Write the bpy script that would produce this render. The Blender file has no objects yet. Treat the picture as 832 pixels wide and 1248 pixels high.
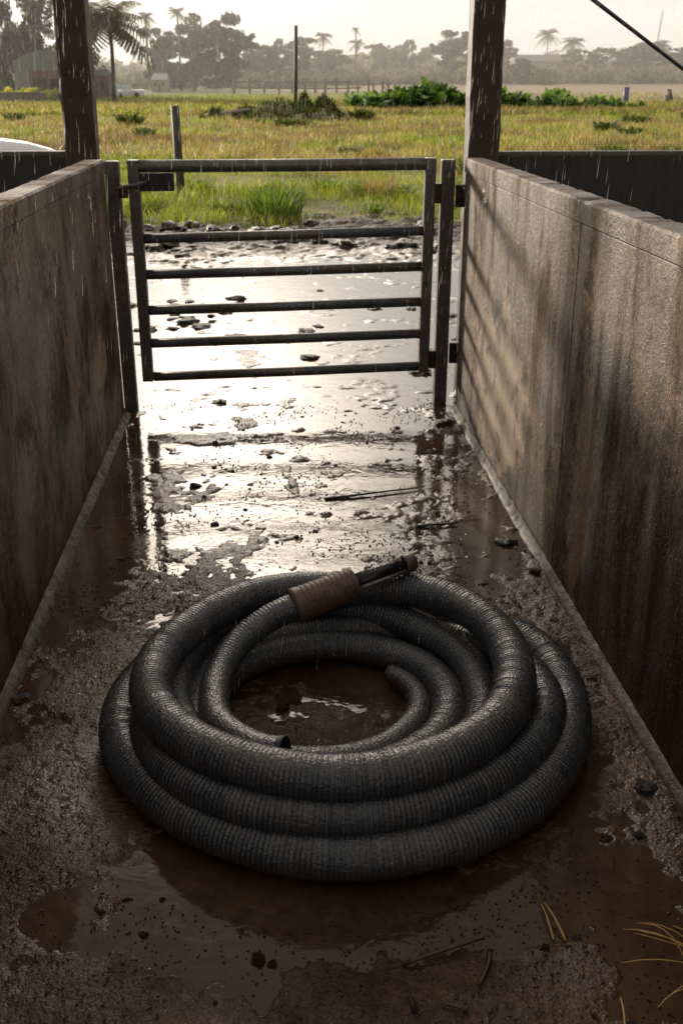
import bpy, bmesh, math, random
import numpy as np
from mathutils import Vector, Matrix
R = math.radians
rng = np.random.default_rng(7)
random.seed(7)
scene = bpy.context.scene
C = scene.collection

# ------------------------------------------------------------------ camera
CH = 1.6
PITCH, YAW = R(22.6134), R(3.857)
cam_d = bpy.data.cameras.new('camera')
cam = bpy.data.objects.new('camera', cam_d); C.objects.link(cam)
cam.location = (0, 0, CH)
cam.rotation_euler = (R(90) - PITCH, 0, -YAW)
cam_d.sensor_fit = 'VERTICAL'; cam_d.sensor_height = 36.0; cam_d.sensor_width = 24.0
cam_d.lens = 1246.0 / 1248.0 * 36.0
cam_d.clip_start = 0.05; cam_d.clip_end = 5000
cam_d.dof.use_dof = True; cam_d.dof.focus_distance = 2.5; cam_d.dof.aperture_fstop = 10.0
scene.camera = cam
scene.view_settings.view_transform = 'Standard'
scene.view_settings.look = 'None'
scene.view_settings.exposure = 0
scene.cycles.use_denoising = True
scene.cycles.max_bounces = 8
scene.cycles.volume_bounces = 1
scene.cycles.sample_clamp_indirect = 6
scene.cycles.caustics_reflective = False
scene.cycles.caustics_refractive = False

# ------------------------------------------------------------------ light
SUN_EL, SUN_AZ = R(9), R(38)          # azimuth measured to the left of straight ahead
sdir = Vector((-math.sin(SUN_AZ) * math.cos(SUN_EL), math.cos(SUN_AZ) * math.cos(SUN_EL), math.sin(SUN_EL)))
sl = bpy.data.lights.new('sun', 'SUN'); sl.energy = 5.8; sl.angle = R(4.5); sl.color = (1.0, .87, .70)
so = bpy.data.objects.new('sun', sl); C.objects.link(so)
so.rotation_euler = (-sdir).to_track_quat('-Z', 'Y').to_euler(); so.location = (-4, 12, 8)

world = bpy.data.worlds.new('World'); scene.world = world; world.use_nodes = True
wt = world.node_tree; wt.nodes.clear()
def wn(t, **k):
    n = wt.nodes.new(t)
    for a, b in k.items(): setattr(n, a, b)
    return n
out = wn('ShaderNodeOutputWorld')
sky = wn('ShaderNodeTexSky'); sky.sky_type = 'NISHITA'; sky.sun_disc = False
sky.sun_elevation = SUN_EL; sky.sun_rotation = -SUN_AZ; sky.dust_density = 4.0; sky.air_density = 1.2; sky.ozone_density = 1.0
b1 = wn('ShaderNodeBackground'); b1.inputs['Strength'].default_value = 0.05; sky.altitude = 0
shs = wn('ShaderNodeHueSaturation'); shs.inputs['Saturation'].default_value = .35; wt.links.new(sky.outputs[0], shs.inputs['Color']); wt.links.new(shs.outputs[0], b1.inputs['Color'])
tc = wn('ShaderNodeTexCoord')
sep = wn('ShaderNodeSeparateXYZ'); wt.links.new(tc.outputs['Generated'], sep.inputs[0])
# rain cloud: pale at the horizon; dark band overhead added to dull the puddle
ramp = wn('ShaderNodeValToRGB'); wt.links.new(sep.outputs['Z'], ramp.inputs[0])
e = ramp.color_ramp.elements
e[0].position = 0.0; e[0].color = (.545, .548, .552, 1)
e[1].position = 1.0; e[1].color = (.98, .88, .77, 1)
x_ = ramp.color_ramp.elements.new(.66); x_.color = (.40, .365, .325, 1)
x_ = ramp.color_ramp.elements.new(.12); x_.color = (.71, .69, .665, 1)
x_ = ramp.color_ramp.elements.new(.4); x_.color = (1.18, 1.07, .95, 1)
# bright lobes added to the unseen sky ahead, for floor glare and fill
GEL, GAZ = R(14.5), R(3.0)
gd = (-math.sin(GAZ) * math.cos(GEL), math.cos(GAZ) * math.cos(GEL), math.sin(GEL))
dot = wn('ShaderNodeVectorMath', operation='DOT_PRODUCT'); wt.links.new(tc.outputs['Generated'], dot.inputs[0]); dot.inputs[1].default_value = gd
def wmath(op, a, b):
    n = wn('ShaderNodeMath', operation=op)
    for i, v in enumerate((a, b)):
        if isinstance(v, (int, float)): n.inputs[i].default_value = v
        else: wt.links.new(v, n.inputs[i])
    return n.outputs[0]
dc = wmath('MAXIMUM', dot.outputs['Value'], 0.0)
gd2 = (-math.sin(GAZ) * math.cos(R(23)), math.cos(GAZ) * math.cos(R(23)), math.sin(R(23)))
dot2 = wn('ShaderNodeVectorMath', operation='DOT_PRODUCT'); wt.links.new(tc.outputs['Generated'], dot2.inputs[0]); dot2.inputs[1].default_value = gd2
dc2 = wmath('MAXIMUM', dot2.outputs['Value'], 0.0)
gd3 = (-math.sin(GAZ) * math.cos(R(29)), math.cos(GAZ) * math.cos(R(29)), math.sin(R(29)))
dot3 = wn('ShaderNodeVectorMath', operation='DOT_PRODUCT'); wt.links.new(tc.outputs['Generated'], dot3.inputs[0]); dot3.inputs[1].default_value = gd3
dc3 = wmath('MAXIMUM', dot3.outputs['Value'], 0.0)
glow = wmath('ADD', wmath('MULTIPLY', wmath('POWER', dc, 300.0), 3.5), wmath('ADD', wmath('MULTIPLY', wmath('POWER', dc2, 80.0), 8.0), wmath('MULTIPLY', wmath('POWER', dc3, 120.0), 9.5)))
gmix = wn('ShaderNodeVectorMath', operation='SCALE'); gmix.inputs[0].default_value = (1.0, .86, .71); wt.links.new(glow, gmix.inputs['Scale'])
# sky dimmed overhead and behind, added to keep the near side darker
front = wn('ShaderNodeMapRange'); front.interpolation_type = 'SMOOTHSTEP'; wt.links.new(sep.outputs['Y'], front.inputs[0])
front.inputs[1].default_value = -.45; front.inputs[2].default_value = .85; front.inputs[3].default_value = .58; front.inputs[4].default_value = 1.0
cmap = wn('ShaderNodeMapping'); cmap.inputs['Scale'].default_value = (1, 1, 5); wt.links.new(tc.outputs['Generated'], cmap.inputs[0])
cno = wn('ShaderNodeTexNoise'); cno.inputs['Scale'].default_value = 4.0; cno.inputs['Detail'].default_value = 5; wt.links.new(cmap.outputs[0], cno.inputs['Vector'])
cfac = wmath('ADD', wmath('MULTIPLY', cno.outputs['Fac'], .5), .75)
cl = wn('ShaderNodeVectorMath', operation='SCALE'); wt.links.new(ramp.outputs[0], cl.inputs[0]); wt.links.new(wmath('MULTIPLY', front.outputs[0], cfac), cl.inputs['Scale'])
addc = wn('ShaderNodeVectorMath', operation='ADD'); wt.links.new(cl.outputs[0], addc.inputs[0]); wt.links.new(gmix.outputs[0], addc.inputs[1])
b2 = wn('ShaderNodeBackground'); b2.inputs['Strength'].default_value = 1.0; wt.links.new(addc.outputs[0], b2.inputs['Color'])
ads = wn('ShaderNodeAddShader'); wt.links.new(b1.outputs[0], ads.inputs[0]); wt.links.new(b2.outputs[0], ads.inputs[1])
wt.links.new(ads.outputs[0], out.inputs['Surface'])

# ------------------------------------------------------------------ node helper
class NT:
    def __init__(s, name):
        s.m = bpy.data.materials.new(name); s.m.use_nodes = True
        s.t = s.m.node_tree; s.t.nodes.clear()
        s.out = s.t.nodes.new('ShaderNodeOutputMaterial')
        s.tc = None
    def n(s, t, ins=None, **k):
        n = s.t.nodes.new(t)
        for a, b in k.items(): setattr(n, a, b)
        for a, v in (ins or {}).items(): s.set(n, a, v)
        return n
    def set(s, n, a, v):
        if isinstance(v, bpy.types.NodeSocket): s.t.links.new(v, n.inputs[a])
        else:
            i = n.inputs[a]
            if hasattr(i.default_value, '__len__') and len(i.default_value) == 4 and len(v) == 3: v = (*v, 1)
            i.default_value = v
    def co(s, kind='Object', scale=(1, 1, 1)):
        if not s.tc: s.tc = s.n('ShaderNodeTexCoord')
        mp = s.n('ShaderNodeMapping', {'Vector': s.tc.outputs[kind], 'Scale': scale})
        return mp.outputs[0]
    def noise(s, v, sc, det=4, rough=.55, dist=0.0):
        return s.n('ShaderNodeTexNoise', {'Vector': v, 'Scale': sc, 'Detail': det, 'Roughness': rough, 'Distortion': dist}).outputs['Fac']
    def voro(s, v, sc, feature='F1', rand=1.0):
        return s.n('ShaderNodeTexVoronoi', {'Vector': v, 'Scale': sc, 'Randomness': rand}, feature=feature).outputs['Distance']
    def math(s, op, a, b=0.0, clamp=False):
        n = s.n('ShaderNodeMath', operation=op); n.use_clamp = clamp
        s.set(n, 0, a); s.set(n, 1, b); return n.outputs[0]
    def ramp(s, v, stops):
        n = s.n('ShaderNodeValToRGB', {'Fac': v}); cr = n.color_ramp
        def c4(c): return (c, c, c, 1) if isinstance(c, (int, float)) else (*c, 1)
        cr.elements[0].position = stops[0][0]; cr.elements[0].color = c4(stops[0][1])
        cr.elements[1].position = stops[-1][0]; cr.elements[1].color = c4(stops[-1][1])
        for p, c in stops[1:-1]:
            cr.elements.new(p).color = c4(c)
        return n.outputs[0]
    def mix(s, f, a, b, blend='MIX'):
        n = s.n('ShaderNodeMix', data_type='RGBA', blend_type=blend)
        s.set(n, 0, f); s.set(n, 6, a); s.set(n, 7, b); return n.outputs[2]
    def bump(s, h, strength=.5, dist=.01, nrm=None):
        i = {'Height': h, 'Strength': strength, 'Distance': dist}
        if nrm is not None: i['Normal'] = nrm
        return s.n('ShaderNodeBump', i).outputs[0]
    def bsdf(s, **k):
        n = s.n('ShaderNodeBsdfPrincipled', {a.replace('_', ' '): v for a, v in k.items()})
        s.t.links.new(n.outputs[0], s.out.inputs['Surface']); return n
    def attr(s, name):
        return s.n('ShaderNodeAttribute', attribute_name=name).outputs['Color']

# ------------------------------------------------------------------ numpy noise
_perm = np.random.default_rng(3).permutation(4096)
_ang = np.random.default_rng(4).random(4096) * 2 * np.pi
_gx, _gy = np.cos(_ang), np.sin(_ang)
def perlin(x, y, seed=0):
    xi = np.floor(x).astype(np.int64); yi = np.floor(y).astype(np.int64)
    xf = x - xi; yf = y - yi
    u = xf ** 3 * (xf * (xf * 6 - 15) + 10); v = yf ** 3 * (yf * (yf * 6 - 15) + 10)
    def g(ix, iy, dx, dy):
        h = _perm[(_perm[(ix + seed * 57) & 4095] + iy + seed * 131) & 4095]
        return _gx[h] * dx + _gy[h] * dy
    a = g(xi, yi, xf, yf); b = g(xi + 1, yi, xf - 1, yf)
    c = g(xi, yi + 1, xf, yf - 1); d = g(xi + 1, yi + 1, xf - 1, yf - 1)
    return ((a + u * (b - a)) + v * ((c + u * (d - c)) - (a + u * (b - a)))) * 1.5
def fbm(x, y, sc, octv=4, seed=0, gain=.5):
    s = 0; a = 1; t = 0
    for o in range(octv):
        s = s + a * perlin(x * sc + o * 17.3, y * sc - o * 9.1, seed + o); t += a; a *= gain; sc *= 2.03
    return s / t
def sstep(a, b, x):
    t = np.clip((x - a) / (b - a), 0, 1); return t * t * (3 - 2 * t)

# ------------------------------------------------------------------ object helpers
def link_mesh(name, me, mat, parent=None, loc=None):
    o = bpy.data.objects.new(name, me); C.objects.link(o)
    if mat is not None and not me.materials: me.materials.append(mat)
    if parent is not None: o.parent = parent
    if loc is not None: o.location = loc
    return o
def np_mesh(name, v, q, col=None, smooth=False, uv=None):
    """all-quad (or all-tri) mesh straight from arrays"""
    v = np.asarray(v, np.float32); q = np.asarray(q, np.int32); k = q.shape[1]
    me = bpy.data.meshes.new(name)
    me.vertices.add(len(v)); me.vertices.foreach_set('co', v.ravel())
    me.loops.add(q.size); me.loops.foreach_set('vertex_index', q.ravel())
    me.polygons.add(len(q)); me.polygons.foreach_set('loop_start', np.arange(0, q.size, k, dtype=np.int32))
    if smooth: me.polygons.foreach_set('use_smooth', np.ones(len(q), bool))
    me.update(calc_edges=True)
    if col is not None:
        a = me.color_attributes.new('Col', 'FLOAT_COLOR', 'POINT')
        c = np.ones((len(v), 4), np.float32); c[:, :3] = col; a.data.foreach_set('color', c.ravel())
    if uv is not None:
        u = me.uv_layers.new(name='UVMap'); u.data.foreach_set('uv', np.asarray(uv, np.float32)[q.ravel()].ravel())
    return me
def bm_mesh(name, bm, smooth=False):
    me = bpy.data.meshes.new(name); bm.to_mesh(me); bm.free()
    if smooth:
        for p in me.polygons: p.use_smooth = True
    return me
def tag(o, label=None, cat=None, group=None, kind=None):
    if label: o['label'] = label
    if cat: o['category'] = cat
    if group: o['group'] = group
    if kind: o['kind'] = kind
    return o
def empty(name, loc=(0, 0, 0), rz=0, label=None, cat=None, group=None):
    o = bpy.data.objects.new(name, None); C.objects.link(o); o.location = loc; o.rotation_euler = (0, 0, rz)
    o.empty_display_size = .1
    return tag(o, label, cat, group)
def copy_tree(o, parent=None):
    c = o.copy(); C.objects.link(c); c.parent = parent
    for ch in list(o.children): copy_tree(ch, c)
    return c
def add_box(bm, x0, x1, y0, y1, z0, z1, bev=0.0):
    r = bmesh.ops.create_cube(bm, size=1)
    vs = r['verts']
    for v in vs:
        v.co = Vector(((x0 + x1) / 2 + v.co.x * (x1 - x0), (y0 + y1) / 2 + v.co.y * (y1 - y0), (z0 + z1) / 2 + v.co.z * (z1 - z0)))
    if bev > 0:
        es = list({e for v in vs for e in v.link_edges})
        bmesh.ops.bevel(bm, geom=es, offset=bev, segments=2, affect='EDGES', profile=.6)
def add_tube(bm, pts, rads, seg=10, cap=True):
    pts = [Vector(p) for p in pts]
    if isinstance(rads, (int, float)): rads = [rads] * len(pts)
    rings = []
    for i, p in enumerate(pts):
        d = (pts[min(i + 1, len(pts) - 1)] - pts[max(i - 1, 0)]).normalized()
        ref = Vector((0, 0, 1)) if abs(d.z) < .9 else Vector((0, 1, 0))
        s = d.cross(ref).normalized(); u = s.cross(d)
        rings.append([bm.verts.new(p + (s * math.cos(a) + u * math.sin(a)) * rads[i]) for a in [2 * math.pi * k / seg for k in range(seg)]])
    for i in range(len(rings) - 1):
        for k in range(seg):
            f = bm.faces.new((rings[i][k], rings[i][(k + 1) % seg], rings[i + 1][(k + 1) % seg], rings[i + 1][k])); f.smooth = True
    if cap:
        bm.faces.new(rings[0][::-1]); bm.faces.new(rings[-1])
def box_obj(name, dims, mat, parent=None, bev=.003):
    bm = bmesh.new(); add_box(bm, *dims, bev=bev); bmesh.ops.recalc_face_normals(bm, faces=bm.faces)
    return link_mesh(name, bm_mesh(name, bm), mat, parent)
def tube_obj(name, pts, rads, mat, parent=None, seg=12):
    bm = bmesh.new(); add_tube(bm, pts, rads, seg); bmesh.ops.recalc_face_normals(bm, faces=bm.faces)
    return link_mesh(name, bm_mesh(name, bm), mat, parent)
def gh(x, y):
    """height of the field: rises gently far out, more to the right"""
    x = np.asarray(x, float); y = np.asarray(y, float)
    return np.clip(y - 100, 0, 170) * (.011 + .009 * sstep(-20, 40, x))
def at(col, D):
    """X of a surveyed background bearing at forward distance D"""
    return D * math.tan(YAW + math.atan((col - 416) / 1349.6))
def zat(row, D):
    return CH + (105 - row) * .00067 * D

# ------------------------------------------------------------------ materials
def m_mud():
    b = NT('wet_mud'); o = b.co('Object')
    n1 = b.noise(o, 3.0, 5); n2 = b.noise(o, 38, 4, .6); n3 = b.noise(o, 150, 3, .6); n4 = b.noise(o, 14, 4, .6, .6)
    col = b.ramp(n1, [(.32, (.036, .0185, .0092)), (.5, (.074, .039, .0198)), (.68, (.122, .068, .036))])
    col = b.mix(b.ramp(n2, [(.35, 0.0), (.7, .55)]), col, (.022, .012, .0066))
    rough = b.ramp(n4, [(.3, .05), (.5, .12), (.72, .24)])
    v = b.voro(o, 95); v2 = b.voro(o, 42)
    h = b.math('ADD', b.math('MULTIPLY', n2, .8), b.math('MULTIPLY', n3, .55))
    h = b.math('ADD', h, b.math('MULTIPLY', v, .30)); h = b.math('ADD', h, b.math('MULTIPLY', v2, .22)); h = b.math('ADD', h, b.math('MULTIPLY', b.noise(o, 17, 5, .7, 1.2), 1.3))
    flat = b.attr('Col')                                   # red = how lumpy the mud is here
    sp = b.n('ShaderNodeSeparateColor', {0: flat}); st, dry = sp.outputs[0], sp.outputs[1]
    col = b.mix(b.math('MULTIPLY', dry, .8), col, b.ramp(n4, [(.35, (.020, .0125, .008)), (.65, (.060, .037, .023))]))
    rough = b.math('ADD', rough, b.math('MULTIPLY', dry, .40), True)
    spec = b.math('SUBTRACT', b.math('SUBTRACT', .52, b.math('MULTIPLY', st, .20)), b.math('MULTIPLY', dry, .26), True)
    bp = b.n('ShaderNodeBump', {'Height': h, 'Distance': .010, 'Strength': b.math('MULTIPLY', st, 1.0)}).outputs[0]
    b.bsdf(Base_Color=col, Roughness=rough, Normal=bp, Specular_IOR_Level=spec)
    return b.m
def m_water():
    b = NT('muddy_water'); o = b.co('Object')
    n = b.noise(o, 9, 3, .5, .4); n2 = b.noise(o, 60, 2, .5)
    col = b.ramp(b.math('ADD', b.math('MULTIPLY', b.noise(o, 2.2, 4), .55), b.math('MULTIPLY', b.noise(o, 26, 5, .7), .45)), [(.38, (.030, .016, .009)), (.62, (.074, .042, .0235))])
    w = b.noise(b.co('Object', (1.0, 1.5, 1)), 8, 3, .5, .9)
    h = b.math('ADD', b.math('MULTIPLY', n, .7), b.math('ADD', b.math('MULTIPLY', n2, .14), b.math('MULTIPLY', w, .8)))
    vr = b.n('ShaderNodeTexVoronoi', {'Vector': o, 'Scale': 7.0, 'Randomness': 1.0})
    ring = b.math('MULTIPLY', b.math('SINE', b.math('MULTIPLY', vr.outputs['Distance'], 75.0)), b.math('MULTIPLY', b.ramp(vr.outputs['Distance'], [(.0, 1.0), (.16, .8), (.30, 0.0)]), b.ramp(vr.outputs['Color'], [(.62, 0.0), (.66, 1.0)])))
    h = b.math('ADD', h, b.math('MULTIPLY', ring, .10))
    bp = b.bump(h, .15, .010)
    b.bsdf(Base_Color=col, Roughness=b.ramp(b.noise(o, 5, 3), [(.35, .03), (.7, .13)]), Normal=bp, IOR=1.35)
    return b.m
def m_wall(name, seed, tint, spots, streak=1.0, sy=5.0, sz=.8):
    b = NT(name); o = b.co('Object')
    sh = b.n('ShaderNodeMapping', {'Vector': o, 'Location': (0, seed * 3.7, 0)}).outputs[0]
    def sc(x, y, z): return b.n('ShaderNodeMapping', {'Vector': sh, 'Scale': (x, y, z)}).outputs[0]
    st = b.noise(sc(1, sy, sz), 1.0, 7, .68, .6)           # vertical weather streaks
    st2 = b.noise(sc(1, 30, 1.3), 1.0, 5, .65)
    big = b.noise(sh, 1.7, 6, .62, .5); fine = b.noise(sh, 70, 4, .7); mid = b.noise(sh, 9, 6, .66)
    sx = b.n('ShaderNodeSeparateXYZ', {0: o}); y, z = sx.outputs[1], sx.outputs[2]
    base = b.ramp(big, [(.34, (.085, .062, .046)), (.5, (.175, .138, .11)), (.64, (.30, .25, .205))])
    base = b.mix(b.math('MULTIPLY', b.ramp(st, [(.46, 0.0), (.55, .85 * streak)]), b.ramp(mid, [(.36, .25), (.56, 1.0)])), base, (.048, .034, .025))
    base = b.mix(b.math('MULTIPLY', b.ramp(st2, [(.50, 0.0), (.64, .5 * streak)]), b.ramp(big, [(.42, .1), (.58, 1.0)])), base, (.05, .036, .026))
    base = b.mix(b.ramp(mid, [(.545, 0.0), (.585, .75)]), base, (.030, .020, .014))
    base = b.mix(b.ramp(fine, [(.42, 0.0), (.60, .75)]), base, (.040, .027, .019))
    grit = b.n('ShaderNodeTexVoronoi', {'Vector': sh, 'Scale': 150.0})
    gm = b.math('MULTIPLY', b.ramp(grit.outputs['Distance'], [(.25, 1.0), (.42, 0.0)]), b.ramp(b.noise(sh, 4, 4, .6), [(.40, .1), (.58, 1.0)]))
    base = b.mix(b.math('MULTIPLY', gm, b.ramp(grit.outputs['Color'], [(.62, 0.0), (.68, .8)])), base, (.30, .25, .20))
    base = b.mix(b.math('MULTIPLY', gm, b.ramp(b.n('ShaderNodeSeparateColor', {0: grit.outputs['Color']}).outputs[1], [(.70, 0.0), (.76, .9)])), base, (.012, .008, .006))
    # mud splashed up the lower part, patchy and darker toward the near end
    low = b.math('ADD', z, b.math('MULTIPLY', b.math('SUBTRACT', mid, .5), -1.1))
    low = b.math('ADD', low, b.math('MULTIPLY', b.math('SUBTRACT', big, .5), -2.0))
    low = b.math('ADD', low, b.math('MULTIPLY', y, .13))
    mud = b.ramp(low, [(.30, .96), (.62, .70), (1.0, .25), (1.3, 0.0)])
    base = b.mix(mud, base, (.027, .017, .0108))
    for (cy, cz, ry, rz, amt, c) in spots:
        d = b.math('ADD', b.math('POWER', b.math('DIVIDE', b.math('SUBTRACT', y, cy), ry), 2.0), b.math('POWER', b.math('DIVIDE', b.math('SUBTRACT', z, cz), rz), 2.0))
        d = b.math('ADD', d, b.math('MULTIPLY', b.math('SUBTRACT', b.math('ADD', mid, b.math('MULTIPLY', st, .6)), .8), 5.0))
        base = b.mix(b.ramp(d, [(.35, amt), (1.15, 0.0)]), base, c)
    base = b.mix(1.0, base, tint, 'MULTIPLY')
    wv = b.n('ShaderNodeVectorMath', {0: sc(1, 1, 1.0), 1: b.n('ShaderNodeTexNoise', {'Vector': sh, 'Scale': 7.0}).outputs['Color']}, operation='ADD').outputs[0]
    cr = b.n('ShaderNodeTexVoronoi', {'Vector': wv, 'Scale': 9.0}, feature='DISTANCE_TO_EDGE').outputs['Distance']
    crk = b.math('MULTIPLY', b.ramp(cr, [(0.0, 1.0), (.02, 0.0)]), b.ramp(b.noise(sh, 2.6, 2), [(.5, 0.0), (.58, .8)]))
    base = b.mix(crk, base, (.02, .013, .009))
    dr = b.n('ShaderNodeTexVoronoi', {'Vector': sc(1, 1, .8), 'Scale': 120.0, 'Randomness': 1.0})
    drop = b.ramp(dr.outputs['Distance'], [(0.0, 1.0), (.2, .75), (.34, 0.0)])
    drop = b.math('MULTIPLY', drop, b.ramp(dr.outputs['Color'], [(.40, 0.0), (.45, 1.0)]))
    drop = b.math('MULTIPLY', drop, b.ramp(b.noise(sh, 5, 3), [(.42, .15), (.6, 1.0)]))
    rough = b.math('SUBTRACT', b.ramp(st, [(.4, .75), (.58, .42)]), b.math('MULTIPLY', drop, .35), True)
    spec = b.math('ADD', b.ramp(st, [(.40, .06), (.56, .30)]), b.math('MULTIPLY', drop, .8))
    h = b.math('ADD', b.math('MULTIPLY', fine, .8), b.math('MULTIPLY', mid, 1.6))
    nb = b.bump(h, .6, .007)
    nb = b.bump(drop, .7, .004, nb)
    b.bsdf(Base_Color=base, Roughness=rough, Normal=nb, Specular_IOR_Level=spec)
    return b.m
def m_kerb():
    b = NT('wet_kerb'); o = b.co('Object')
    n = b.noise(o, 30, 5, .65); n1 = b.noise(o, 7, 6, .7)
    col = b.mix(b.ramp(n1, [(.42, 0.0), (.58, .92)]), b.ramp(n, [(.35, (.03, .02, .0135)), (.7, (.085, .061, .045))]), (.03, .018, .011))
    b.bsdf(Base_Color=col, Roughness=b.ramp(n, [(.4, .3), (.6, .6)]), Normal=b.bump(b.math('ADD', n, b.math('MULTIPLY', b.noise(o, 160, 3), .5)), .8, .006), Specular_IOR_Level=.3)
    return b.m
def m_wood(name, dark, light, rough=.45, stretch=(18, 18, 1.2)):
    b = NT(name); o = b.co('Object', stretch); p = b.co('Object')
    g = b.noise(o, 3.0, 6, .65, .3); k = b.noise(p, 5, 4)
    col = b.ramp(g, [(.3, dark), (.7, light)])
    col = b.mix(b.ramp(k, [(.5, 0.0), (.75, .6)]), col, tuple(x * .45 for x in dark))
    h = b.math('ADD', g, b.math('MULTIPLY', b.noise(o, 12, 3), .4))
    b.bsdf(Base_Color=col, Roughness=b.ramp(g, [(.3, rough - .15), (.7, rough + .1)]), Normal=b.bump(h, .6, .006), IOR=1.45)
    return b.m
def m_metal(name, base, rough=.38, rust=.4, metallic=.55, drops=True):
    b = NT(name); o = b.co('Object')
    n = b.noise(o, 22, 5, .65); n2 = b.noise(o, 5, 4)
    col = b.mix(b.ramp(b.math('MULTIPLY', n, b.math('ADD', n2, .5)), [(.42, 0.0), (.66, rust)]), base, (.055, .026, .013))
    col = b.mix(b.ramp(b.noise(o, 70, 3), [(.45, 0.0), (.7, .4)]), col, tuple(x * 1.9 + .008 for x in base))
    h = b.math('MULTIPLY', n, .5)
    nb = b.bump(h, .35, .003)
    if drops:
        d = b.n('ShaderNodeTexVoronoi', {'Vector': o, 'Scale': 130.0})
        dp = b.math('MULTIPLY', b.ramp(d.outputs['Distance'], [(0.0, 1.0), (.4, 0.0)]), b.ramp(d.outputs['Color'], [(.55, 0.0), (.6, 1.0)]))
        nb = b.bump(dp, .8, .003, nb)
    b.bsdf(Base_Color=col, Metallic=metallic, Roughness=b.ramp(n, [(.3, rough - .1), (.7, rough + .16)]), Normal=nb)
    return b.m
def m_hose():
    b = NT('wet_rubber'); uv = b.co('UV'); o = b.co('Object')
    c = b.attr('Col')
    sep = b.n('ShaderNodeSeparateColor', {0: c})
    ridge = sep.outputs[0]
    n = b.noise(o, 16, 5, .6); n2 = b.noise(o, 130, 3, .6)
    col = b.ramp(n, [(.3, (.0155, .0188, .0232)), (.7, (.038, .0440, .0520))])
    col = b.mix(b.math('MULTIPLY', ridge, b.ramp(n2, [(.3, .25), (.7, .85)])), col, (.20, .20, .20))
    # dried mud film in patches
    col = b.mix(b.ramp(b.noise(o, 9, 6, .7), [(.46, 0.0), (.68, .6)]), col, (.075, .064, .054))
    hz_ = b.n('ShaderNodeSeparateXYZ', {0: o}).outputs[2]
    sm = b.math('ADD', hz_, b.math('MULTIPLY', b.math('SUBTRACT', b.noise(o, 12, 5, .7), .5), -.16))
    col = b.mix(b.ramp(sm, [(.0, .95), (.03, .8), (.065, 0.0)]), col, (.052, .031, .0185))
    cell = b.n('ShaderNodeTexVoronoi', {'Vector': b.n('ShaderNodeMapping', {'Vector': uv, 'Scale': (1, 1, 1)}).outputs[0], 'Scale': 1.0})
    d = b.n('ShaderNodeTexVoronoi', {'Vector': o, 'Scale': 210.0})
    dp = b.math('MULTIPLY', b.ramp(d.outputs['Distance'], [(0.0, 1.0), (.45, 0.0)]), b.ramp(d.outputs['Color'], [(.35, 0.0), (.42, 1.0)]))
    nb = b.bump(b.math('ADD', b.math('MULTIPLY', n2, 1.0), b.math('MULTIPLY', b.math('SUBTRACT', 1.0, cell.outputs['Distance']), .7)), .55, .0035)
    nb = b.bump(dp, .55, .0022, nb)
    b.bsdf(Base_Color=col, Roughness=b.ramp(n2, [(.3, .20), (.7, .40)]), Normal=nb, IOR=1.6)
    return b.m
def m_plain(name, col, rough=.5, metallic=0.0, var=.25, sc=20, bump=.2):
    b = NT(name); o = b.co('Object'); n = b.noise(o, sc, 4, .6)
    c = b.ramp(n, [(.25, tuple(x * (1 - var) for x in col)), (.75, tuple(min(1, x * (1 + var)) for x in col))])
    b.bsdf(Base_Color=c, Roughness=rough, Metallic=metallic, Normal=b.bump(n, bump, .01))
    return b.m
def m_leaf(name, transl=.5, rough=.5, haze=None):
    """leaf colour comes from the vertex colours; light passes through"""
    b = NT(name); c = b.attr('Col')
    p = b.n('ShaderNodeBsdfPrincipled', {'Base Color': c, 'Roughness': rough, 'Specular IOR Level': .2})
    t = b.n('ShaderNodeBsdfTranslucent', {'Color': b.mix(1.0, c, (1.25, 1.15, .75), 'MULTIPLY')})
    mx = b.n('ShaderNodeMixShader', {0: transl, 1: p.outputs[0], 2: t.outputs[0]})
    b.t.links.new(mx.outputs[0], b.out.inputs['Surface'])
    return b.m
def m_field():
    b = NT('pasture_soil'); o = b.co('Object')
    n = b.noise(o, .35, 6, .65); n2 = b.noise(o, 2.4, 5, .7); n3 = b.noise(o, .06, 4, .6)
    col = b.ramp(n, [(.32, (.09, .13, .028)), (.46, (.20, .18, .06)), (.58, (.27, .20, .085)), (.7, (.17, .115, .055))])
    col = b.mix(b.ramp(n2, [(.4, 0.0), (.7, .6)]), col, (.08, .085, .022))
    y = b.n('ShaderNodeSeparateXYZ', {0: o}).outputs[1]
    x = b.n('ShaderNodeSeparateXYZ', {0: o}).outputs[0]
    # bare tan ground beyond the crops, fading to green at the left
    far = b.math('MULTIPLY', b.ramp(b.math('DIVIDE', y, 200.0), [(.52, 0.0), (.57, 1.0)]), b.ramp(b.math('ADD', b.math('DIVIDE', x, 120.0), .5), [(.45, 0.0), (.6, 1.0)]))
    col = b.mix(far, col, b.mix(b.ramp(n3, [(.4, 0.0), (.6, .4)]), (.27, .18, .105), (.22, .2, .08)))
    grn = b.math('MULTIPLY', b.ramp(b.math('DIVIDE', y, 200.0), [(.5, 0.0), (.6, 1.0)]), b.math('SUBTRACT', 1.0, far))
    col = b.mix(b.math('MULTIPLY', grn, .75), col, (.17, .21, .06))
    b.bsdf(Base_Color=col, Roughness=.85, Normal=b.bump(b.math('ADD', n2, n), .6, .2))
    return b.m
def m_drop():
    b = NT('rain_water'); g = b.n('ShaderNodeBsdfGlass', {'IOR': 1.33, 'Roughness': .0})
    t = b.n('ShaderNodeBsdfTranslucent', {'Color': (.9, .9, .92)})
    mx = b.n('ShaderNodeMixShader', {0: .35, 1: g.outputs[0], 2: t.outputs[0]})
    b.t.links.new(mx.outputs[0], b.out.inputs['Surface']); return b.m

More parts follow.
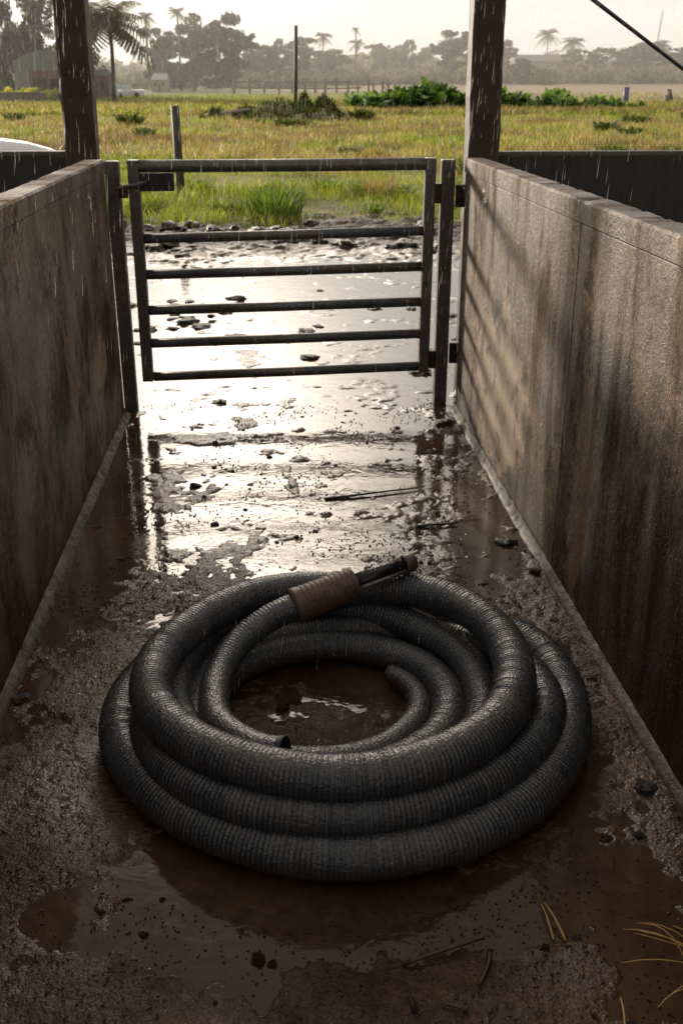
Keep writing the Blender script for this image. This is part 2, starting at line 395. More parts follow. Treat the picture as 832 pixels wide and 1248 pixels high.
M = dict(
    mud=m_mud(), water=m_water(), wall_l=m_wall('stained_panel_left', 1, (1.25, 1.11, .98), [(4.35, .62, .28, .26, .95, (.012, .008, .0055)), (3.75, .45, .22, .35, .8, (.016, .010, .007)), (4.62, .42, .16, .14, .55, (.30, .25, .20)), (4.95, .45, .10, .30, .7, (.016, .010, .007)), (2.9, .75, .3, .4, .6, (.03, .02, .0135))], .3, 3.0, 1.5),
    wall_r=m_wall('stained_sunpatch_panel_right', 4, (1.03, .93, .83), [(4.25, .42, .55, .42, .6, (.33, .28, .235)), (3.45, .75, .25, .4, .6, (.05, .036, .027)), (2.85, .75, .28, .22, .85, (.020, .013, .009)), (2.95, .38, .13, .45, .55, (.22, .165, .12)), (2.2, .35, .45, .35, .85, (.016, .010, .007))], .55),  # pale spots put the sun patch and bright streak into the colour
    kerb=m_kerb(), post=m_wood('wet_dark_timber', (.014, .0062, .0036), (.044, .021, .012), .6),
    fpost=m_wood('weathered_timber', (.03, .023, .017), (.10, .08, .06), .6),
    gate=m_metal('wet_painted_steel', (.095, .092, .086), .34, .45, .35),
    gpost=m_metal('wet_post_steel', (.075, .069, .062), .42, .55, .3),
    iron=m_metal('dark_rusty_iron', (.018, .013, .010), .5, .8, .4),
    sheet=m_wood('black_wet_board', (.008, .0075, .007), (.022, .02, .018), .4, (6, 6, .8)),
    hose=m_hose(), cuff=m_metal('rusty_wound_band', (.105, .058, .034), .5, .8, .0, True),
    pipe=m_metal('black_pipe', (.012, .012, .013), .22, .1, .5), inner=m_plain('hose_bore', (.008, .007, .006), .6),
    cap=m_metal('brown_end_ring', (.085, .06, .042), .4, .6, .2), strip=m_metal('dull_rod', (.11, .105, .10), .35, .3, .5),
    clod=m_plain('dark_wet_clod', (.036, .0215, .0135), .3, 0, .4, 60, .8), straw=m_plain('wet_straw', (.42, .27, .085), .4, 0, .3, 30),
    twig=m_plain('wet_twig', (.045, .028, .016), .4, 0, .4, 40, .6), leaf=m_leaf('leaf', .5, .6), grassm=m_leaf('grass_blades', .55, .45),
    farleaf=m_leaf('distant_foliage', .4, .7), bark=m_plain('bark', (.10, .075, .055), .8, 0, .4, 6, .6),
    farbark=m_plain('distant_bark', (.15, .125, .105), .9, 0, .2, 2, .2), field=m_field(), drop=m_drop(),
    white=m_plain('white_car_paint', (.78, .79, .80), .18, 0, .02, 3, 0), glass=m_plain('car_glass', (.02, .025, .03), .05, 0, .1, 3, 0),
    tyre=m_plain('tyre_rubber', (.02, .02, .02), .8), rim=m_plain('wheel_rim', (.4, .4, .42), .3, .8), lamp=m_plain('lamp_lens', (.6, .6, .62), .1),
    tin=m_plain('pale_green_tin', (.20, .22, .20), .5, .0, .12, 2), dark=m_plain('dark_opening', (.05, .04, .035), .9), red=m_plain('faded_red_board', (.15, .075, .058), .7),
    brick=m_plain('grey_block', (.13, .105, .09), .85, 0, .3, 3), roofd=m_plain('distant_roof', (.15, .13, .12), .8), housew=m_plain('distant_house_wall', (.22, .20, .18), .8),
    bluep=m_plain('blue_paint', (.045, .05, .20), .5), pale=m_plain('pale_blue_paint', (.50, .56, .64), .4), cable=m_plain('black_cable', (.012, .012, .012), .4),
    scuff=m_plain('flaked_pale_render', (.36, .31, .27), .6, 0, .35, 60, .9), wirem=m_plain('mast_steel', (.28, .27, .27), .6),
)
# ------------------------------------------------------------------ mud, water, field
PUD = [(-.70, 4.1, .13, 1.0, .9), (-.72, 3.1, .11, .5, .9), (-.12, 1.62, .24, .17, .9), (.18, 1.66, .55, .10, .8), (.72, 1.62, .14, .22, .6),
       (.66, 3.25, .13, .35, .45), (.10, 2.62, .30, .10, .5), (-.475, 1.70, .06, .065, 1.3), (.48, 4.45, .30, .30, .55), (-.10, 3.75, .35, .22, .45),
       (.3, 5.1, .5, .22, .4), (-.35, 4.6, .3, .12, .4), (.10, 3.15, .3, .15, .2), (.83, 2.4, .08, .8, .05), (.32, 1.38, .12, .09, .5)]
LMP = [(.12, 2.33, .24, .18, .42), (-.55, 2.75, .22, .55, .55), (-.55, 2.0, .2, .4, .75), (.2, 1.42, .45, .10, .4), (.92, 3.6, .05, 1.3, .25), (.92, 2.0, .05, .9, .2), (-.42, 1.45, .2, .14, .6),
       (.87, 4.92, .07, .08, 1.3), (-.48, 4.2, .06, .8, .35), (.62, 4.5, .10, .7, .10)]
def mud_h(x, y):
    n = fbm(x, y, 2.6, 4, 11)
    m = fbm(x, y, 9.0, 4, 23)
    p = np.zeros_like(x)
    for cx, cy, rx, ry, a in PUD: p -= a * np.exp(-((x - cx) / rx) ** 2 - ((y - cy) / ry) ** 2)
    for cx, cy, rx, ry, a in LMP: p += a * np.exp(-((x - cx) / rx) ** 2 - ((y - cy) / ry) ** 2)
    # cross ridges pushed up where boots and wheels crossed the race
    for ry0, w, a, sl, ph in ((4.83, .05, .55, .05, .3), (4.46, .05, .45, -.04, 2.0), (3.72, .04, .5, .12, 1.1), (4.1, .03, .25, .06, 4.0)):
        yy = ry0 + sl * x + .07 * np.sin(x * 4 + ph) + .03 * np.sin(x * 11 + ph)
        p += a * np.exp(-((y - yy) / w) ** 2) * sstep(-.55, -.3, x) * (1 - sstep(.7, .9, x)) * (.6 + 1.2 * m)
    yard = sstep(5.2, 6.2, y)
    edge = sstep(9.6, 12.4, y + 1.1 * fbm(x, y, .6, 3, 41))
    bias = (.20 - .28 * sstep(2.9, 3.5, y)) * (1 - yard) - .25 * yard * (1 - edge) + .75 * edge
    k = bias + 1.0 * n + .8 * m + .35 * fbm(x, y, 27, 3, 29) + p
    M_ = sstep(-.26, .36, k)
    rid = 1 - np.abs(fbm(x, y, 13, 4, 51))
    fine = fbm(x, y, 34, 3, 61)
    amp = 1 + 1.6 * edge
    wet = sstep(3.0, 3.6, y) * (1 - edge)                   # the flooded, smoother half
    lump = (.010 * m + .010 * (rid - .75) + .0038 * fine) * (1 - .45 * wet) * (.62 + .38 * sstep(1.6, 2.6, y)) * amp
    lump = lump + .055 * edge * np.maximum(0, fbm(x, y, 2.4, 4, 71) + .15) * 1.5
    z = -.0115 + M_ * (.0120 + lump + .012 * np.clip(p, 0, 1)) + .02 * edge
    return z, np.clip(M_ * (1 - .70 * wet) * (.9 + 1.1 * fbm(x, y, 1.6, 3, 83)) * (1 - .4 * edge) + .06, 0, 1), edge
def sheet(name, xs, ys, hf, mat, kind='structure', smooth=True):
    X, Y = np.meshgrid(xs, ys); x = X.ravel(); y = Y.ravel()
    r = hf(x, y); z, c, e_ = r if isinstance(r, tuple) else (r, None, None)
    nx, ny = len(xs), len(ys)
    i = (np.arange(ny - 1)[:, None] * nx + np.arange(nx - 1)[None, :]).ravel()
    q = np.stack([i, i + 1, i + nx + 1, i + nx], 1)
    col = None if c is None else np.stack([c, e_, c], 1)
    me = np_mesh(name, np.stack([x, y, z], 1), q, col, smooth)
    o = link_mesh(name, me, mat); tag(o, kind=kind); return o
ys = [-1.2]
while ys[-1] < 1.2: ys.append(ys[-1] + .03)
while ys[-1] < 5.42: ys.append(ys[-1] + .0022 * ys[-1] + .0015)
sheet('mud_floor', np.linspace(-.82, 1.0, 330), np.array(ys), mud_h, M['mud'])
ys = [5.40]
while ys[-1] < 14: ys.append(ys[-1] + .0024 * ys[-1])
def yard_h(x, y):
    z, c, e_ = mud_h(x, y); return z - .004 * (1 - sstep(5.40, 5.5, y)), c, e_
sheet('mud_yard', np.linspace(-7, 7, 560), np.array(ys), yard_h, M['mud'])
def flat(z): return lambda x, y: np.full_like(x, z)
sheet('water', np.linspace(-.80, .98, 8), np.linspace(-1.1, 5.38, 12), flat(-.0035), M['water'])
sheet('yard_water', np.linspace(-6.8, 6.8, 10), np.linspace(5.38, 13.2, 10), flat(-.0040), M['water'])
def field_h(x, y):
    d = np.hypot(x, y)
    near = sstep(12.2, 13.2, y + .5 * fbm(x, y, .6, 2, 5))
    z = gh(x, y) + (.06 * fbm(x, y, .35, 4, 9) + .05) * sstep(12, 15, y) * (1 - sstep(80, 140, y)) - .12 * (1 - near)
    return z
fx = np.concatenate([-np.geomspace(900, 8, 60), np.linspace(-7.6, 7.6, 60), np.geomspace(8, 900, 60)])
fy = np.concatenate([np.linspace(-60, 11, 20), np.linspace(11.6, 16, 40), np.geomspace(16.2, 300, 150), np.geomspace(330, 2500, 12)])
sheet('field', fx, fy, field_h, M['field'])

# ------------------------------------------------------------------ walls of the race
def cap_mesh(x0, x1, y0, y1, z0, z1, seed):
    bm = bmesh.new(); n = int((y1 - y0) / .035)
    prof = [(x0, z0), (x0, z1 - .008), (x0 + .006, z1), (x1 - .006, z1), (x1, z1 - .008), (x1, z0)]
    r = np.random.default_rng(seed); rings = []
    for i in range(n + 1):
        y = y0 + (y1 - y0) * i / n
        j = r.normal(0, .0006, (6, 2))
        j[0] = j[5] = 0
        if r.random() < .07: j[r.choice([1, 2, 3, 4])] += (0, -r.uniform(.003, .009))
        rings.append([bm.verts.new((px + j[k][0], y, pz + j[k][1])) for k, (px, pz) in enumerate(prof)])
    for a, b_ in zip(rings, rings[1:]):
        for k in range(6): bm.faces.new((a[k], a[(k + 1) % 6], b_[(k + 1) % 6], b_[k]))
    bm.faces.new(rings[0]); bm.faces.new(rings[-1][::-1])
    bmesh.ops.recalc_face_normals(bm, faces=bm.faces)
    return bm_mesh('cap', bm)
def kerb_mesh(xw, s, y0, y1, seed):
    """low fillet along the wall foot; s = direction toward the race"""
    n = int((y1 - y0) / .012); yy = np.linspace(y0, y1, n)
    prof = [(.002, .026), (.006, .024), (.012, .019), (.020, .013), (.029, .005), (.035, -.022)]
    V = []
    for k, (d, h) in enumerate(prof):
        nz = fbm(yy + k * .013, yy * 0 + seed, 16, 4, seed) * .010 + fbm(yy, yy * 0 + seed + k, 60, 2, seed + 3) * .004
        w = fbm(yy, yy * 0 + seed * 2.2, 2.2, 3, seed + 5) * .005
        V.append(np.stack([xw + s * (d + (nz * .5 + w) * (k > 0)), yy, h + nz * (0 < k < 5)], 1))
    V = np.stack(V, 1).reshape(-1, 3); m = len(prof)
    i = (np.arange(n - 1)[:, None] * m + np.arange(m - 1)[None, :]).ravel()
    q = np.stack([i, i + 1, i + m + 1, i + m], 1)
    if s > 0: q = q[:, ::-1]
    return np_mesh('kerb', V, q, None, True)
XL, XR, YE = -.79, .965, 5.25
wl = empty('race_wall', (0, 0, 0), 0, 'long stained concrete wall on the left side of the muddy race', 'wall')
box_obj('panel', (XL - .088, XL, -1.2, YE - .004, -.05, 1.205), M['wall_l'], wl, .004)
link_mesh('cap', cap_mesh(XL - .094, XL + .003, -1.2, YE, 1.2085, 1.275, 1), M['wall_l'], wl)
link_mesh('kerb', kerb_mesh(XL, 1, -1.2, YE - .02, 3), M['kerb'], wl)
wr = empty('race_wall', (0, 0, 0), 0, 'long stained concrete wall on the right, with a vertical joint and gate shadow', 'wall')
box_obj('panel', (XR, XR + .088, -1.2, 3.226, -.05, 1.205), M['wall_r'], wr, .004)
box_obj('panel', (XR + .001, XR + .088, 3.233, YE - .004, -.05, 1.205), M['wall_r'], wr, .004)
link_mesh('cap', cap_mesh(XR - .003, XR + .094, -1.2, YE, 1.2085, 1.275, 2), M['wall_r'], wr)
link_mesh('kerb', kerb_mesh(XR, -1, -1.2, YE - .02, 8), M['kerb'], wr)
def patch(xw, s, cy, cz, w, h, seed, parent):
    """irregular flake of pale render"""
    bm = bmesh.new(); r = np.random.default_rng(seed); n = 22
    a = [bm.verts.new((xw, cy + w * math.cos(t) * (.25 + .9 * r.random()), cz + h * math.sin(t) * (.25 + .9 * r.random()))) for t in np.linspace(0, 2 * math.pi, n, endpoint=False)]
    f = bm.faces.new(a)
    ex = bmesh.ops.extrude_face_region(bm, geom=[f])
    for v in [g for g in ex['geom'] if isinstance(g, bmesh.types.BMVert)]: v.co.x += s * .004
    bmesh.ops.recalc_face_normals(bm, faces=bm.faces)
    return link_mesh('flaked_patch', bm_mesh('flaked_patch', bm), M['scuff'], parent)
patch(XR + .001, -1, 4.76, 1.165, .045, .016, 1, wr); patch(XR + .001, -1, 4.72, 1.125, .05, .02, 2, wr)
patch(XL, 1, 4.72, 1.15, .04, .015, 5, wl); patch(XL, 1, 4.75, 1.11, .03, .02, 6, wl)

# tall timber posts standing outside the wall ends
def timber(x0, x1, y0, y1, h, label, lean):
    bm = bmesh.new(); r = np.random.default_rng(int(abs(x0) * 100))
    n = 40; rings = []
    for i in range(n + 1):
        z = -.05 + (h + .05) * i / n
        j = r.normal(0, .0018, (8, 2)); c = .012
        pr = [(x0 + c, y0), (x1 - c, y0), (x1, y0 + c), (x1, y1 - c), (x1 - c, y1), (x0 + c, y1), (x0, y1 - c), (x0, y0 + c)]
        rings.append([bm.verts.new((px + j[k][0] + lean * z, py + j[k][1], z)) for k, (px, py) in enumerate(pr)])
    for a, b_ in zip(rings, rings[1:]):
        for k in range(8): bm.faces.new((a[k], a[(k + 1) % 8], b_[(k + 1) % 8], b_[k]))
    bm.faces.new(rings[0][::-1]); bm.faces.new(rings[-1])
    o = link_mesh('timber_post', bm_mesh('timber_post', bm), M['post'])
    return tag(o, label, 'post')
timber(-1.042, -.888, 5.56, 5.71, 3.0, 'tall dark wet timber post beside the end of the left wall', .012)
timber(1.040, 1.200, 5.56, 5.71, 3.0, 'tall dark wet timber post beside the end of the right wall', -.004)

# black boarded side fences
def side_fence(x0, x1, z, label):
    t = empty('board_fence', ((x0 + x1) / 2, 5.80, 0), 0, label, 'fence')
    L = (x1 - x0) / 2
    o = box_obj('board', (-L, L, -.02, .02, -.02, z - .028), M['sheet'], t)
    o = box_obj('top_rail', (-L, L, -.028, .028, z - .026, z), M['gpost'], t, .006)
    return t
side_fence(-7.0, -1.06, 1.285, 'black wet board fence running left from the left timber post')
side_fence(1.215, 7.0, 1.275, 'black wet board fence running right from the right timber post')

# ------------------------------------------------------------------ gate and its posts
GY = 5.36
def gate_post(x, label, s):
    t = empty('gate_post', (x, GY, 0), 0, label, 'gate post')
    box_obj('post', (-.034, .034, -.034, .034, -.05, 1.262), M['gpost'], t, .007)
    for z in (1.09, .285):                                  # strap brackets bolted to the wall end
        b_ = box_obj('bracket', (min(s * .036, s * .125), max(s * .036, s * .125), -.055, -.035, z - .055, z + .055), M['iron'], t, .004)
        for dz, dx in ((-.034, .075), (.0, .06), (.034, .075), (.015, .10), (-.02, .105)):
            bm = bmesh.new()
            add_tube(bm, [(s * dx, -.054, z + dz), (s * dx, -.072, z + dz)], .013, 6)
            bmesh.ops.recalc_face_normals(bm, faces=bm.faces)
            link_mesh('bolt', bm_mesh('bolt', bm), M['iron'], b_)
    return t
gl = gate_post(-.768, 'dark square steel gate post at the latch side, by the left wall', -1)
gr = gate_post(.897, 'dark square steel gate post at the hinge side, by the right wall', 1)
g = empty('metal_gate', (0, GY, 0), 0, 'closed grey steel field gate with six horizontal bars across the race', 'gate')
def bar(name, x0, x1, z0, z1, rad, parent, seg=14):
    return tube_obj(name, [(x0, 0, z0), ((x0 + x1) / 2, 0, (z0 + z1) / 2 - .002), (x1, 0, z1)], rad, M['gate'], parent, seg)
def stile(x0, x1, z0, z1):
    bm = bmesh.new(); add_box(bm, -.028, .028, -.028, .028, 0, 1, .006)
    for v in bm.verts:
        t_ = v.co.z; v.co.x += x0 + (x1 - x0) * t_; v.co.z = z0 + (z1 - z0) * t_
    bmesh.ops.recalc_face_normals(bm, faces=bm.faces)
    return link_mesh('stile', bm_mesh('stile', bm), M['gate'], g)
stile(-.668, -.665, .150, 1.266); stile(.802, .807, .172, 1.270)
bar('top_rail', -.64, .78, 1.236, 1.241, .031, g)
for zl, zr in ((.888, .915), (.708, .735), (.525, .552), (.352, .382), (.172, .205)): bar('rail', -.638, .778, zl, zr, .025, g)
box_obj('latch_plate', (-.638, -.470, -.012, .006, 1.118, 1.204), M['sheet'], g, .002)
lb = tube_obj('latch_bolt', [(-.742, -.045, 1.135), (-.66, -.045, 1.150), (-.60, -.045, 1.168)], .011, M['gate'], g, 8)
tube_obj('latch_handle', [(-.612, -.045, 1.166), (-.612, -.062, 1.20)], .007, M['gate'], lb, 8)
box_obj('keeper', (-.733, -.695, -.056, -.0285, 1.09, 1.138), M['iron'], g, .003)
for z in (1.10, .245):
    box_obj('hinge', (.831, .864, -.03, .03, z - .048, z + .048), M['iron'], g, .004)

# ------------------------------------------------------------------ hose
HC = np.array([.14, 2.36])
def catmull(P, n=40):
    P = np.asarray(P, float); P = np.vstack([2 * P[0] - P[1], P, 2 * P[-1] - P[-2]]); out_ = []
    for i in range(1, len(P) - 2):
        t = np.linspace(0, 1, n, endpoint=False)[:, None]
        a, b_, c, d = P[i - 1], P[i], P[i + 1], P[i + 2]
        out_.append(.5 * (2 * b_ + (c - a) * t + (2 * a - 5 * b_ + 4 * c - d) * t ** 2 + (3 * b_ - a - 3 * c + d) * t ** 3))
    out_.append(P[-2][None]); return np.vstack(out_)
def resample(D, s_new):
    seg = np.linalg.norm(np.diff(D[:, :3], axis=0), axis=1); s = np.concatenate([[0], np.cumsum(seg)])
    return np.stack([np.interp(s_new, s, D[:, k]) for k in range(D.shape[1])], 1)
def length(D): return np.linalg.norm(np.diff(D[:, :3], axis=0), axis=1).sum()
def smooth_arr(A, it):
    for _ in range(it):
        B = A.copy(); B[1:-1] = (A[:-2] + 2 * A[1:-1] + A[2:]) / 4; A = B
    return A
def ribbed_tube(name, D, pitch, amp, seg=30, parent=None, seed=0):
    """D columns: x y z radius.  One mesh, ribs modelled ring by ring."""
    L = length(D); nr = int(L / pitch)
    ph = np.array([0, .13, .30, .68, .87]); off = np.array([1.0, .15, -.55, -.55, .15]); rc = np.array([1.0, .12, 0, 0, .12])
    rg = np.random.default_rng(seed)
    jit = 1 + .10 * rg.normal(size=nr).cumsum() * .0
    s = (np.arange(nr)[:, None] + ph[None]).ravel() * pitch
    o_ = np.tile(off, nr) * np.repeat(1 + .25 * rg.normal(size=nr), 5); c_ = np.tile(rc, nr) * np.repeat(np.clip(.75 + .35 * rg.normal(size=nr), .1, 1.3), 5)
    P = resample(D, s); p = P[:, :3]; rad = P[:, 3]
    T = np.gradient(p, axis=0); T /= np.linalg.norm(T, axis=1)[:, None]
    S = np.cross(T, [0, 0, 1.0]); S /= np.linalg.norm(S, axis=1)[:, None]; U = np.cross(S, T)
    a = np.linspace(0, 2 * np.pi, seg, endpoint=False)
    sag = 1 - .03 * fbm(s * 1.0, s * 0 + seed, 2.5, 2, seed)
    rr = (rad * sag)[:, None] + (amp * o_ * np.clip(rad / .05, .4, 1.1))[:, None] * (1 + .3 * np.sin(a * 3 + seed)[None] * 0)
    tilt = (fbm(s, s * 0 + 4.4 + seed, 6, 2, 7) * .003)[:, None] * np.sin(a)[None]
    V = p[:, None, :] + S[:, None, :] * (np.cos(a)[None, :, None] * rr[:, :, None]) + U[:, None, :] * (np.sin(a)[None, :, None] * rr[:, :, None] * .96) + T[:, None, :] * tilt[:, :, None]
    n = len(s); V = V.reshape(-1, 3)
    i = np.arange(n - 1)[:, None] * seg; k = np.arange(seg)[None]; k2 = (k + 1) % seg
    q = np.stack([i + k, i + k2, i + seg + k2, i + seg + k], -1).reshape(-1, 4)[:, ::-1]
    uv = np.stack([np.repeat(s / pitch, seg), np.tile(np.minimum(a, 2 * np.pi - a) / (2 * np.pi) * 44, n)], 1)
    col = np.repeat(c_, seg)[:, None].repeat(3, 1)
    me = np_mesh(name, V, q, col, True, uv)
    return link_mesh(name, me, M['hose'], parent), P, T
def plug(name, p, t, r0, depth, mat, parent, lip=.004, sgn=1):
    """ring lip and dark bore closing a tube end; t points out of the hose"""
    t = Vector(t).normalized(); p = Vector(p)
    bm = bmesh.new(); seg = 30
    ref = Vector((0, 0, 1)); s_ = t.cross(ref).normalized(); u = s_.cross(t)
    prof = [(r0 * .985, -.012), (r0 * .99, .002), (r0 - lip * .5, .004), (r0 - lip, 0), (r0 - lip * 1.3, -depth), (.0005, -depth)]
    rings = [[bm.verts.new(p + t * h + (s_ * math.cos(2 * math.pi * k / seg) + u * math.sin(2 * math.pi * k / seg)) * rr) for k in range(seg)] for rr, h in prof]
    for a, b_ in zip(rings, rings[1:]):
        for k in range(seg): bm.faces.new((a[k], a[(k + 1) % seg], b_[(k + 1) % seg], b_[k])).smooth = True
    bmesh.ops.recalc_face_normals(bm, faces=bm.faces)
    return link_mesh(name, bm_mesh(name, bm), mat, parent)
# (turn angle, distance from the coil centre, height of the centre line, tube radius) from the inner end outward
spiral = [(44, .235, .040, .026), (22, .236, .038, .031), (0, .231, .038, .035), (-40, .222, .040, .039), (-90, .246, .043, .042), (-140, .295, .044, .043), (-190, .335, .046, .044), (-224, .335, .048, .045),
          (-279, .312, .050, .046), (-330, .318, .050, .047), (-374, .310, .050, .048), (-433, .312, .052, .049), (-495, .385, .066, .05), (-557, .452, .092, .051), (-591, .475, .098, .052),
          (-620, .478, .103, .052), (-648, .448, .100, .052), (-691, .428, .075, .053), (-720, .408, .060, .053), (-765, .40, .056, .053), (-810, .398, .056, .053), (-860, .385, .056, .053), (-905, .372, .056, .053), (-950, .39, .054, .053),
          (-990, .405, .054, .052), (-1035, .475, .060, .052), (-1056, .520, .075, .052), (-1092, .562, .102, .051), (-1133, .554, .122, .050), (-1170, .554, .128, .050), (-1190, .554, .128, .050), (-1208, .546, .126, .050), (-1224, .528, .118, .050), (-1245, .495, .098, .051), (-1268, .465, .074, .052), (-1305, .45, .058, .053),
          (-1350, .475, .055, .054), (-1395, .605, .056, .055), (-1416, .660, .057, .055), (-1431, .648, .057, .055), (-1453, .625, .057, .055), (-1478, .610, .056, .055), (-1503, .605, .056, .055), (-1531, .604, .056, .055), (-1560, .584, .056, .055), (-1587, .570, .056, .055), (-1614, .568, .057, .055), (-1640, .552, .060, .055), (-1665, .510, .078, .054),
          (-1690, .445, .122, .053), (-1708, .428, .154, .052), (-1737, .455, .192, .052), (-1764, .474, .200, .053), (-1809, .472, .202, .054), (-1840, .494, .203, .054), (-1868, .514, .204, .0535), (-1891, .524, .205, .053), (-1916, .510, .204, .053), (-1939, .504, .203, .053), (-1960, .495, .202, .053), (-1981, .470, .201, .053),
          (-2005, .438, .200, .052), (-2030, .432, .196, .051), (-2048, .452, .184, .050), (-2070, .488, .158, .049), (-2095, .518, .122, .048), (-2120, .535, .085, .047)]
SP = np.array(spiral)
tt = catmull(SP, 14)
th = np.radians(tt[:, 0]); wob = 1 + .006 * np.sin(th * 1.7 + 1) + .004 * np.sin(th * 3.3)
D = np.stack([HC[0] + tt[:, 1] * wob * np.cos(th), HC[1] + tt[:, 1] * wob * np.sin(th), tt[:, 2], tt[:, 3]], 1)
D = smooth_arr(D, 3)
hz = empty('coiled_hose', (HC[0], HC[1], 0), 0, 'large ribbed black hose lying in a loose coil of many loops on the mud', 'hose')
Dl = D.copy(); Dl[:, 0] -= HC[0]; Dl[:, 1] -= HC[1]
ho, P_, T_ = ribbed_tube('hose_tube', Dl, .0112, .0012, 32, hz, 3)
plug('end_cap', P_[0, :3], -T_[0], P_[0, 3], .003, M['hose'], hz, .010)
plug('end_cap', P_[-1, :3], T_[-1], P_[-1, 3], .003, M['hose'], hz, .010)
# short length with the bound coupling, laid over the coil
S_ = np.array([(.000, 2.035, .135, .039), (-.045, 2.055, .128, .039), (-.10, 2.105, .120, .040), (-.165, 2.205, .113, .041), (-.180, 2.33, .115, .041), (-.165, 2.44, .126, .041), (-.115, 2.535, .155, .041), (-.035, 2.595, .190, .041), (.05, 2.628, .216, .040), (.10, 2.637, .226, .040)])
DS = smooth_arr(catmull(S_, 16), 3)
hs = empty('hose_with_coupling', (0, 2.4, 0), 0, 'short curved black hose with a brown bound coupling and pipe end, resting on the coil', 'hose')
DS[:, 1] -= 2.4
h2, P2, T2 = ribbed_tube('hose_tube', DS, .0105, .0006, 28, hs, 9)
plug('open_end', P2[0, :3], -T2[0], P2[0, 3], .12, M['inner'], hs, .005)
cu0 = np.array([.038, 2.622 - 2.4, .213]); cu1 = np.array([.222, 2.682 - 2.4, .256]); 
n = 66; pts = [Vector(cu0 + (cu1 - cu0) * i / (n - 1)) for i in range(n)]
rad = []
for i in range(n):
    f = i / (n - 1)
    r_ = .052 - .006 * f + .0022 * abs(math.sin(f * math.pi * 13)) - .0012
    if f < .10: r_ = .0535
    if f < .02 or f > .985: r_ -= .006
    rad.append(r_)
tube_obj('coupling_sleeve', pts, rad, M['cuff'], hs, 28)
pd = (cu1 - cu0) / np.linalg.norm(cu1 - cu0); pe = cu1 + np.array([.172, .082, .020])
pipe = tube_obj('pipe', [Vector(cu1 - pd * .03), Vector(cu1 + (pe - cu1) * .5), Vector(pe)], .0255, M['pipe'], hs, 24)
du = (pe - cu1) / np.linalg.norm(pe - cu1)
tube_obj('end_ring', [Vector(pe - du * .026), Vector(pe - du * .022), Vector(pe + du * .004), Vector(pe + du * .012)], [.027, .0295, .0295, .025], M['cap'], hs, 24)
sd = np.array([du[1], -du[0], 0]) * .024 + np.array([0, -.006, -.006])
tube_obj('tie_rod', [Vector(cu1 + sd - du * .01), Vector(cu1 + sd * 1.05 + du * .10), Vector(pe + sd * .95 - du * .03)], .0065, M['strip'], hs, 8)

# ------------------------------------------------------------------ clods, straw, twigs
def clod_mesh(seed):
    bm = bmesh.new(); bmesh.ops.create_icosphere(bm, subdivisions=3, radius=1)
    r = np.random.default_rng(seed); sx, sy, sz = 1, .6 + .35 * r.random(), .4 + .25 * r.random()
    co = np.array([v.co[:] for v in bm.verts])
    n1 = perlin(co[:, 0] * 1.3 + seed * 3.1, co[:, 1] * 1.3 + co[:, 2] * 1.7, seed); n2 = perlin(co[:, 0] * 3.7 + seed, co[:, 1] * 3.7 - co[:, 2] * 3, seed + 4); n3 = perlin(co[:, 0] * 9 + seed, co[:, 1] * 9 - co[:, 2] * 8, seed + 9)
    for v, a, b_, c in zip(bm.verts, n1, n2, n3): v.co *= 1 + .42 * a + .28 * b_ + .14 * c
    for v in bm.verts: v.co = Vector((v.co.x * sx, v.co.y * sy, v.co.z * sz + .2))
    return bm_mesh('mud_clod', bm, True)
CL = [clod_mesh(i) for i in range(9)]
for m_ in CL: m_.materials.append(M['clod'])
def zm(x, y):
    return max(float(mud_h(np.array([x]), np.array([y]))[0][0]), -.0035)
def clod(x, y, r, i, label, group, rz=None):
    o = bpy.data.objects.new('mud_clod', CL[i % 9]); C.objects.link(o)
    o.location = (x, y, zm(x, y) - r * .05); r *= .85 if y < 5.3 else 1.0; o.scale = (r, r, r * (.8 if y < 5.5 or y > 11 else .45)); o.rotation_euler = (0, 0, rz if rz is not None else (i * 2.39) % 6.28)
    return tag(o, label, 'clod', group)
big = [(.865, 3.50, .048, 'flat dark mud clod lying by the right wall foot below the joint'), (.905, 3.22, .026, 'small dark clod wedged against the right wall foot behind the coil'),
       (.882, 2.87, .022, 'dark clod beside the right kerb level with the back of the coil'), (.900, 2.515, .022, 'dark clod touching the right kerb beside the outer hose loop'),
       (.885, 2.01, .034, 'dark clod near the right kerb in front of the coil, largest there'), (.813, 1.845, .018, 'small clod in the shade right of the front of the coil'),
       (.735, 1.84, .02, 'small clod nearest the front right of the outer hose loop'), (-.25, 3.745, .020, 'round dark clod on the wet mud behind the coil'),
       (-.354, 4.17, .027, 'knobbly dark clod on the bright wet mud, left of centre'), (-.301, 5.44, .038, 'brown clod lying just past the gate foot'),
       (-.061, 1.54, .020, 'round dark clod in the smooth puddle in front of the coil'), (.013, 2.46, .055, 'dark wet lump in the puddle inside the coil'), (.86, 4.93, .06, 'thick lump of mud at the foot of the right gate post'),
       (-.735, 2.52, .034, 'dark clod at the foot of the left wall near the left edge')]
for i, (x, y, r, lb_) in enumerate(big): clod(x, y, r, i, lb_, None)
rc = np.random.default_rng(21)
k = 0
while k < 70:                                               # small ones all over the race
    x, y = rc.uniform(-.72, .90), 1.30 + 3.9 * rc.random() ** 1.3
    if math.hypot(x - HC[0], y - HC[1]) < .74: continue
    clod(x, y, rc.uniform(.005, .013) * (1.25 if y > 3 else 1), k + 20, 'small dark mud lump lying on the race floor', 'small mud lumps scattered on the race floor'); k += 1
for k in range(46):                                         # flooded yard beyond the gate
    x, y = rc.uniform(-2.0, 2.2), rc.uniform(5.7, 10.4)
    if rc.random() < .45: x, y = -.72 + rc.normal() * .28, 7.5 + rc.normal() * .5
    clod(x, y, rc.uniform(.03, .085), k, 'dark clod standing out of the flooded yard beyond the gate', 'dark clods in the flooded yard')
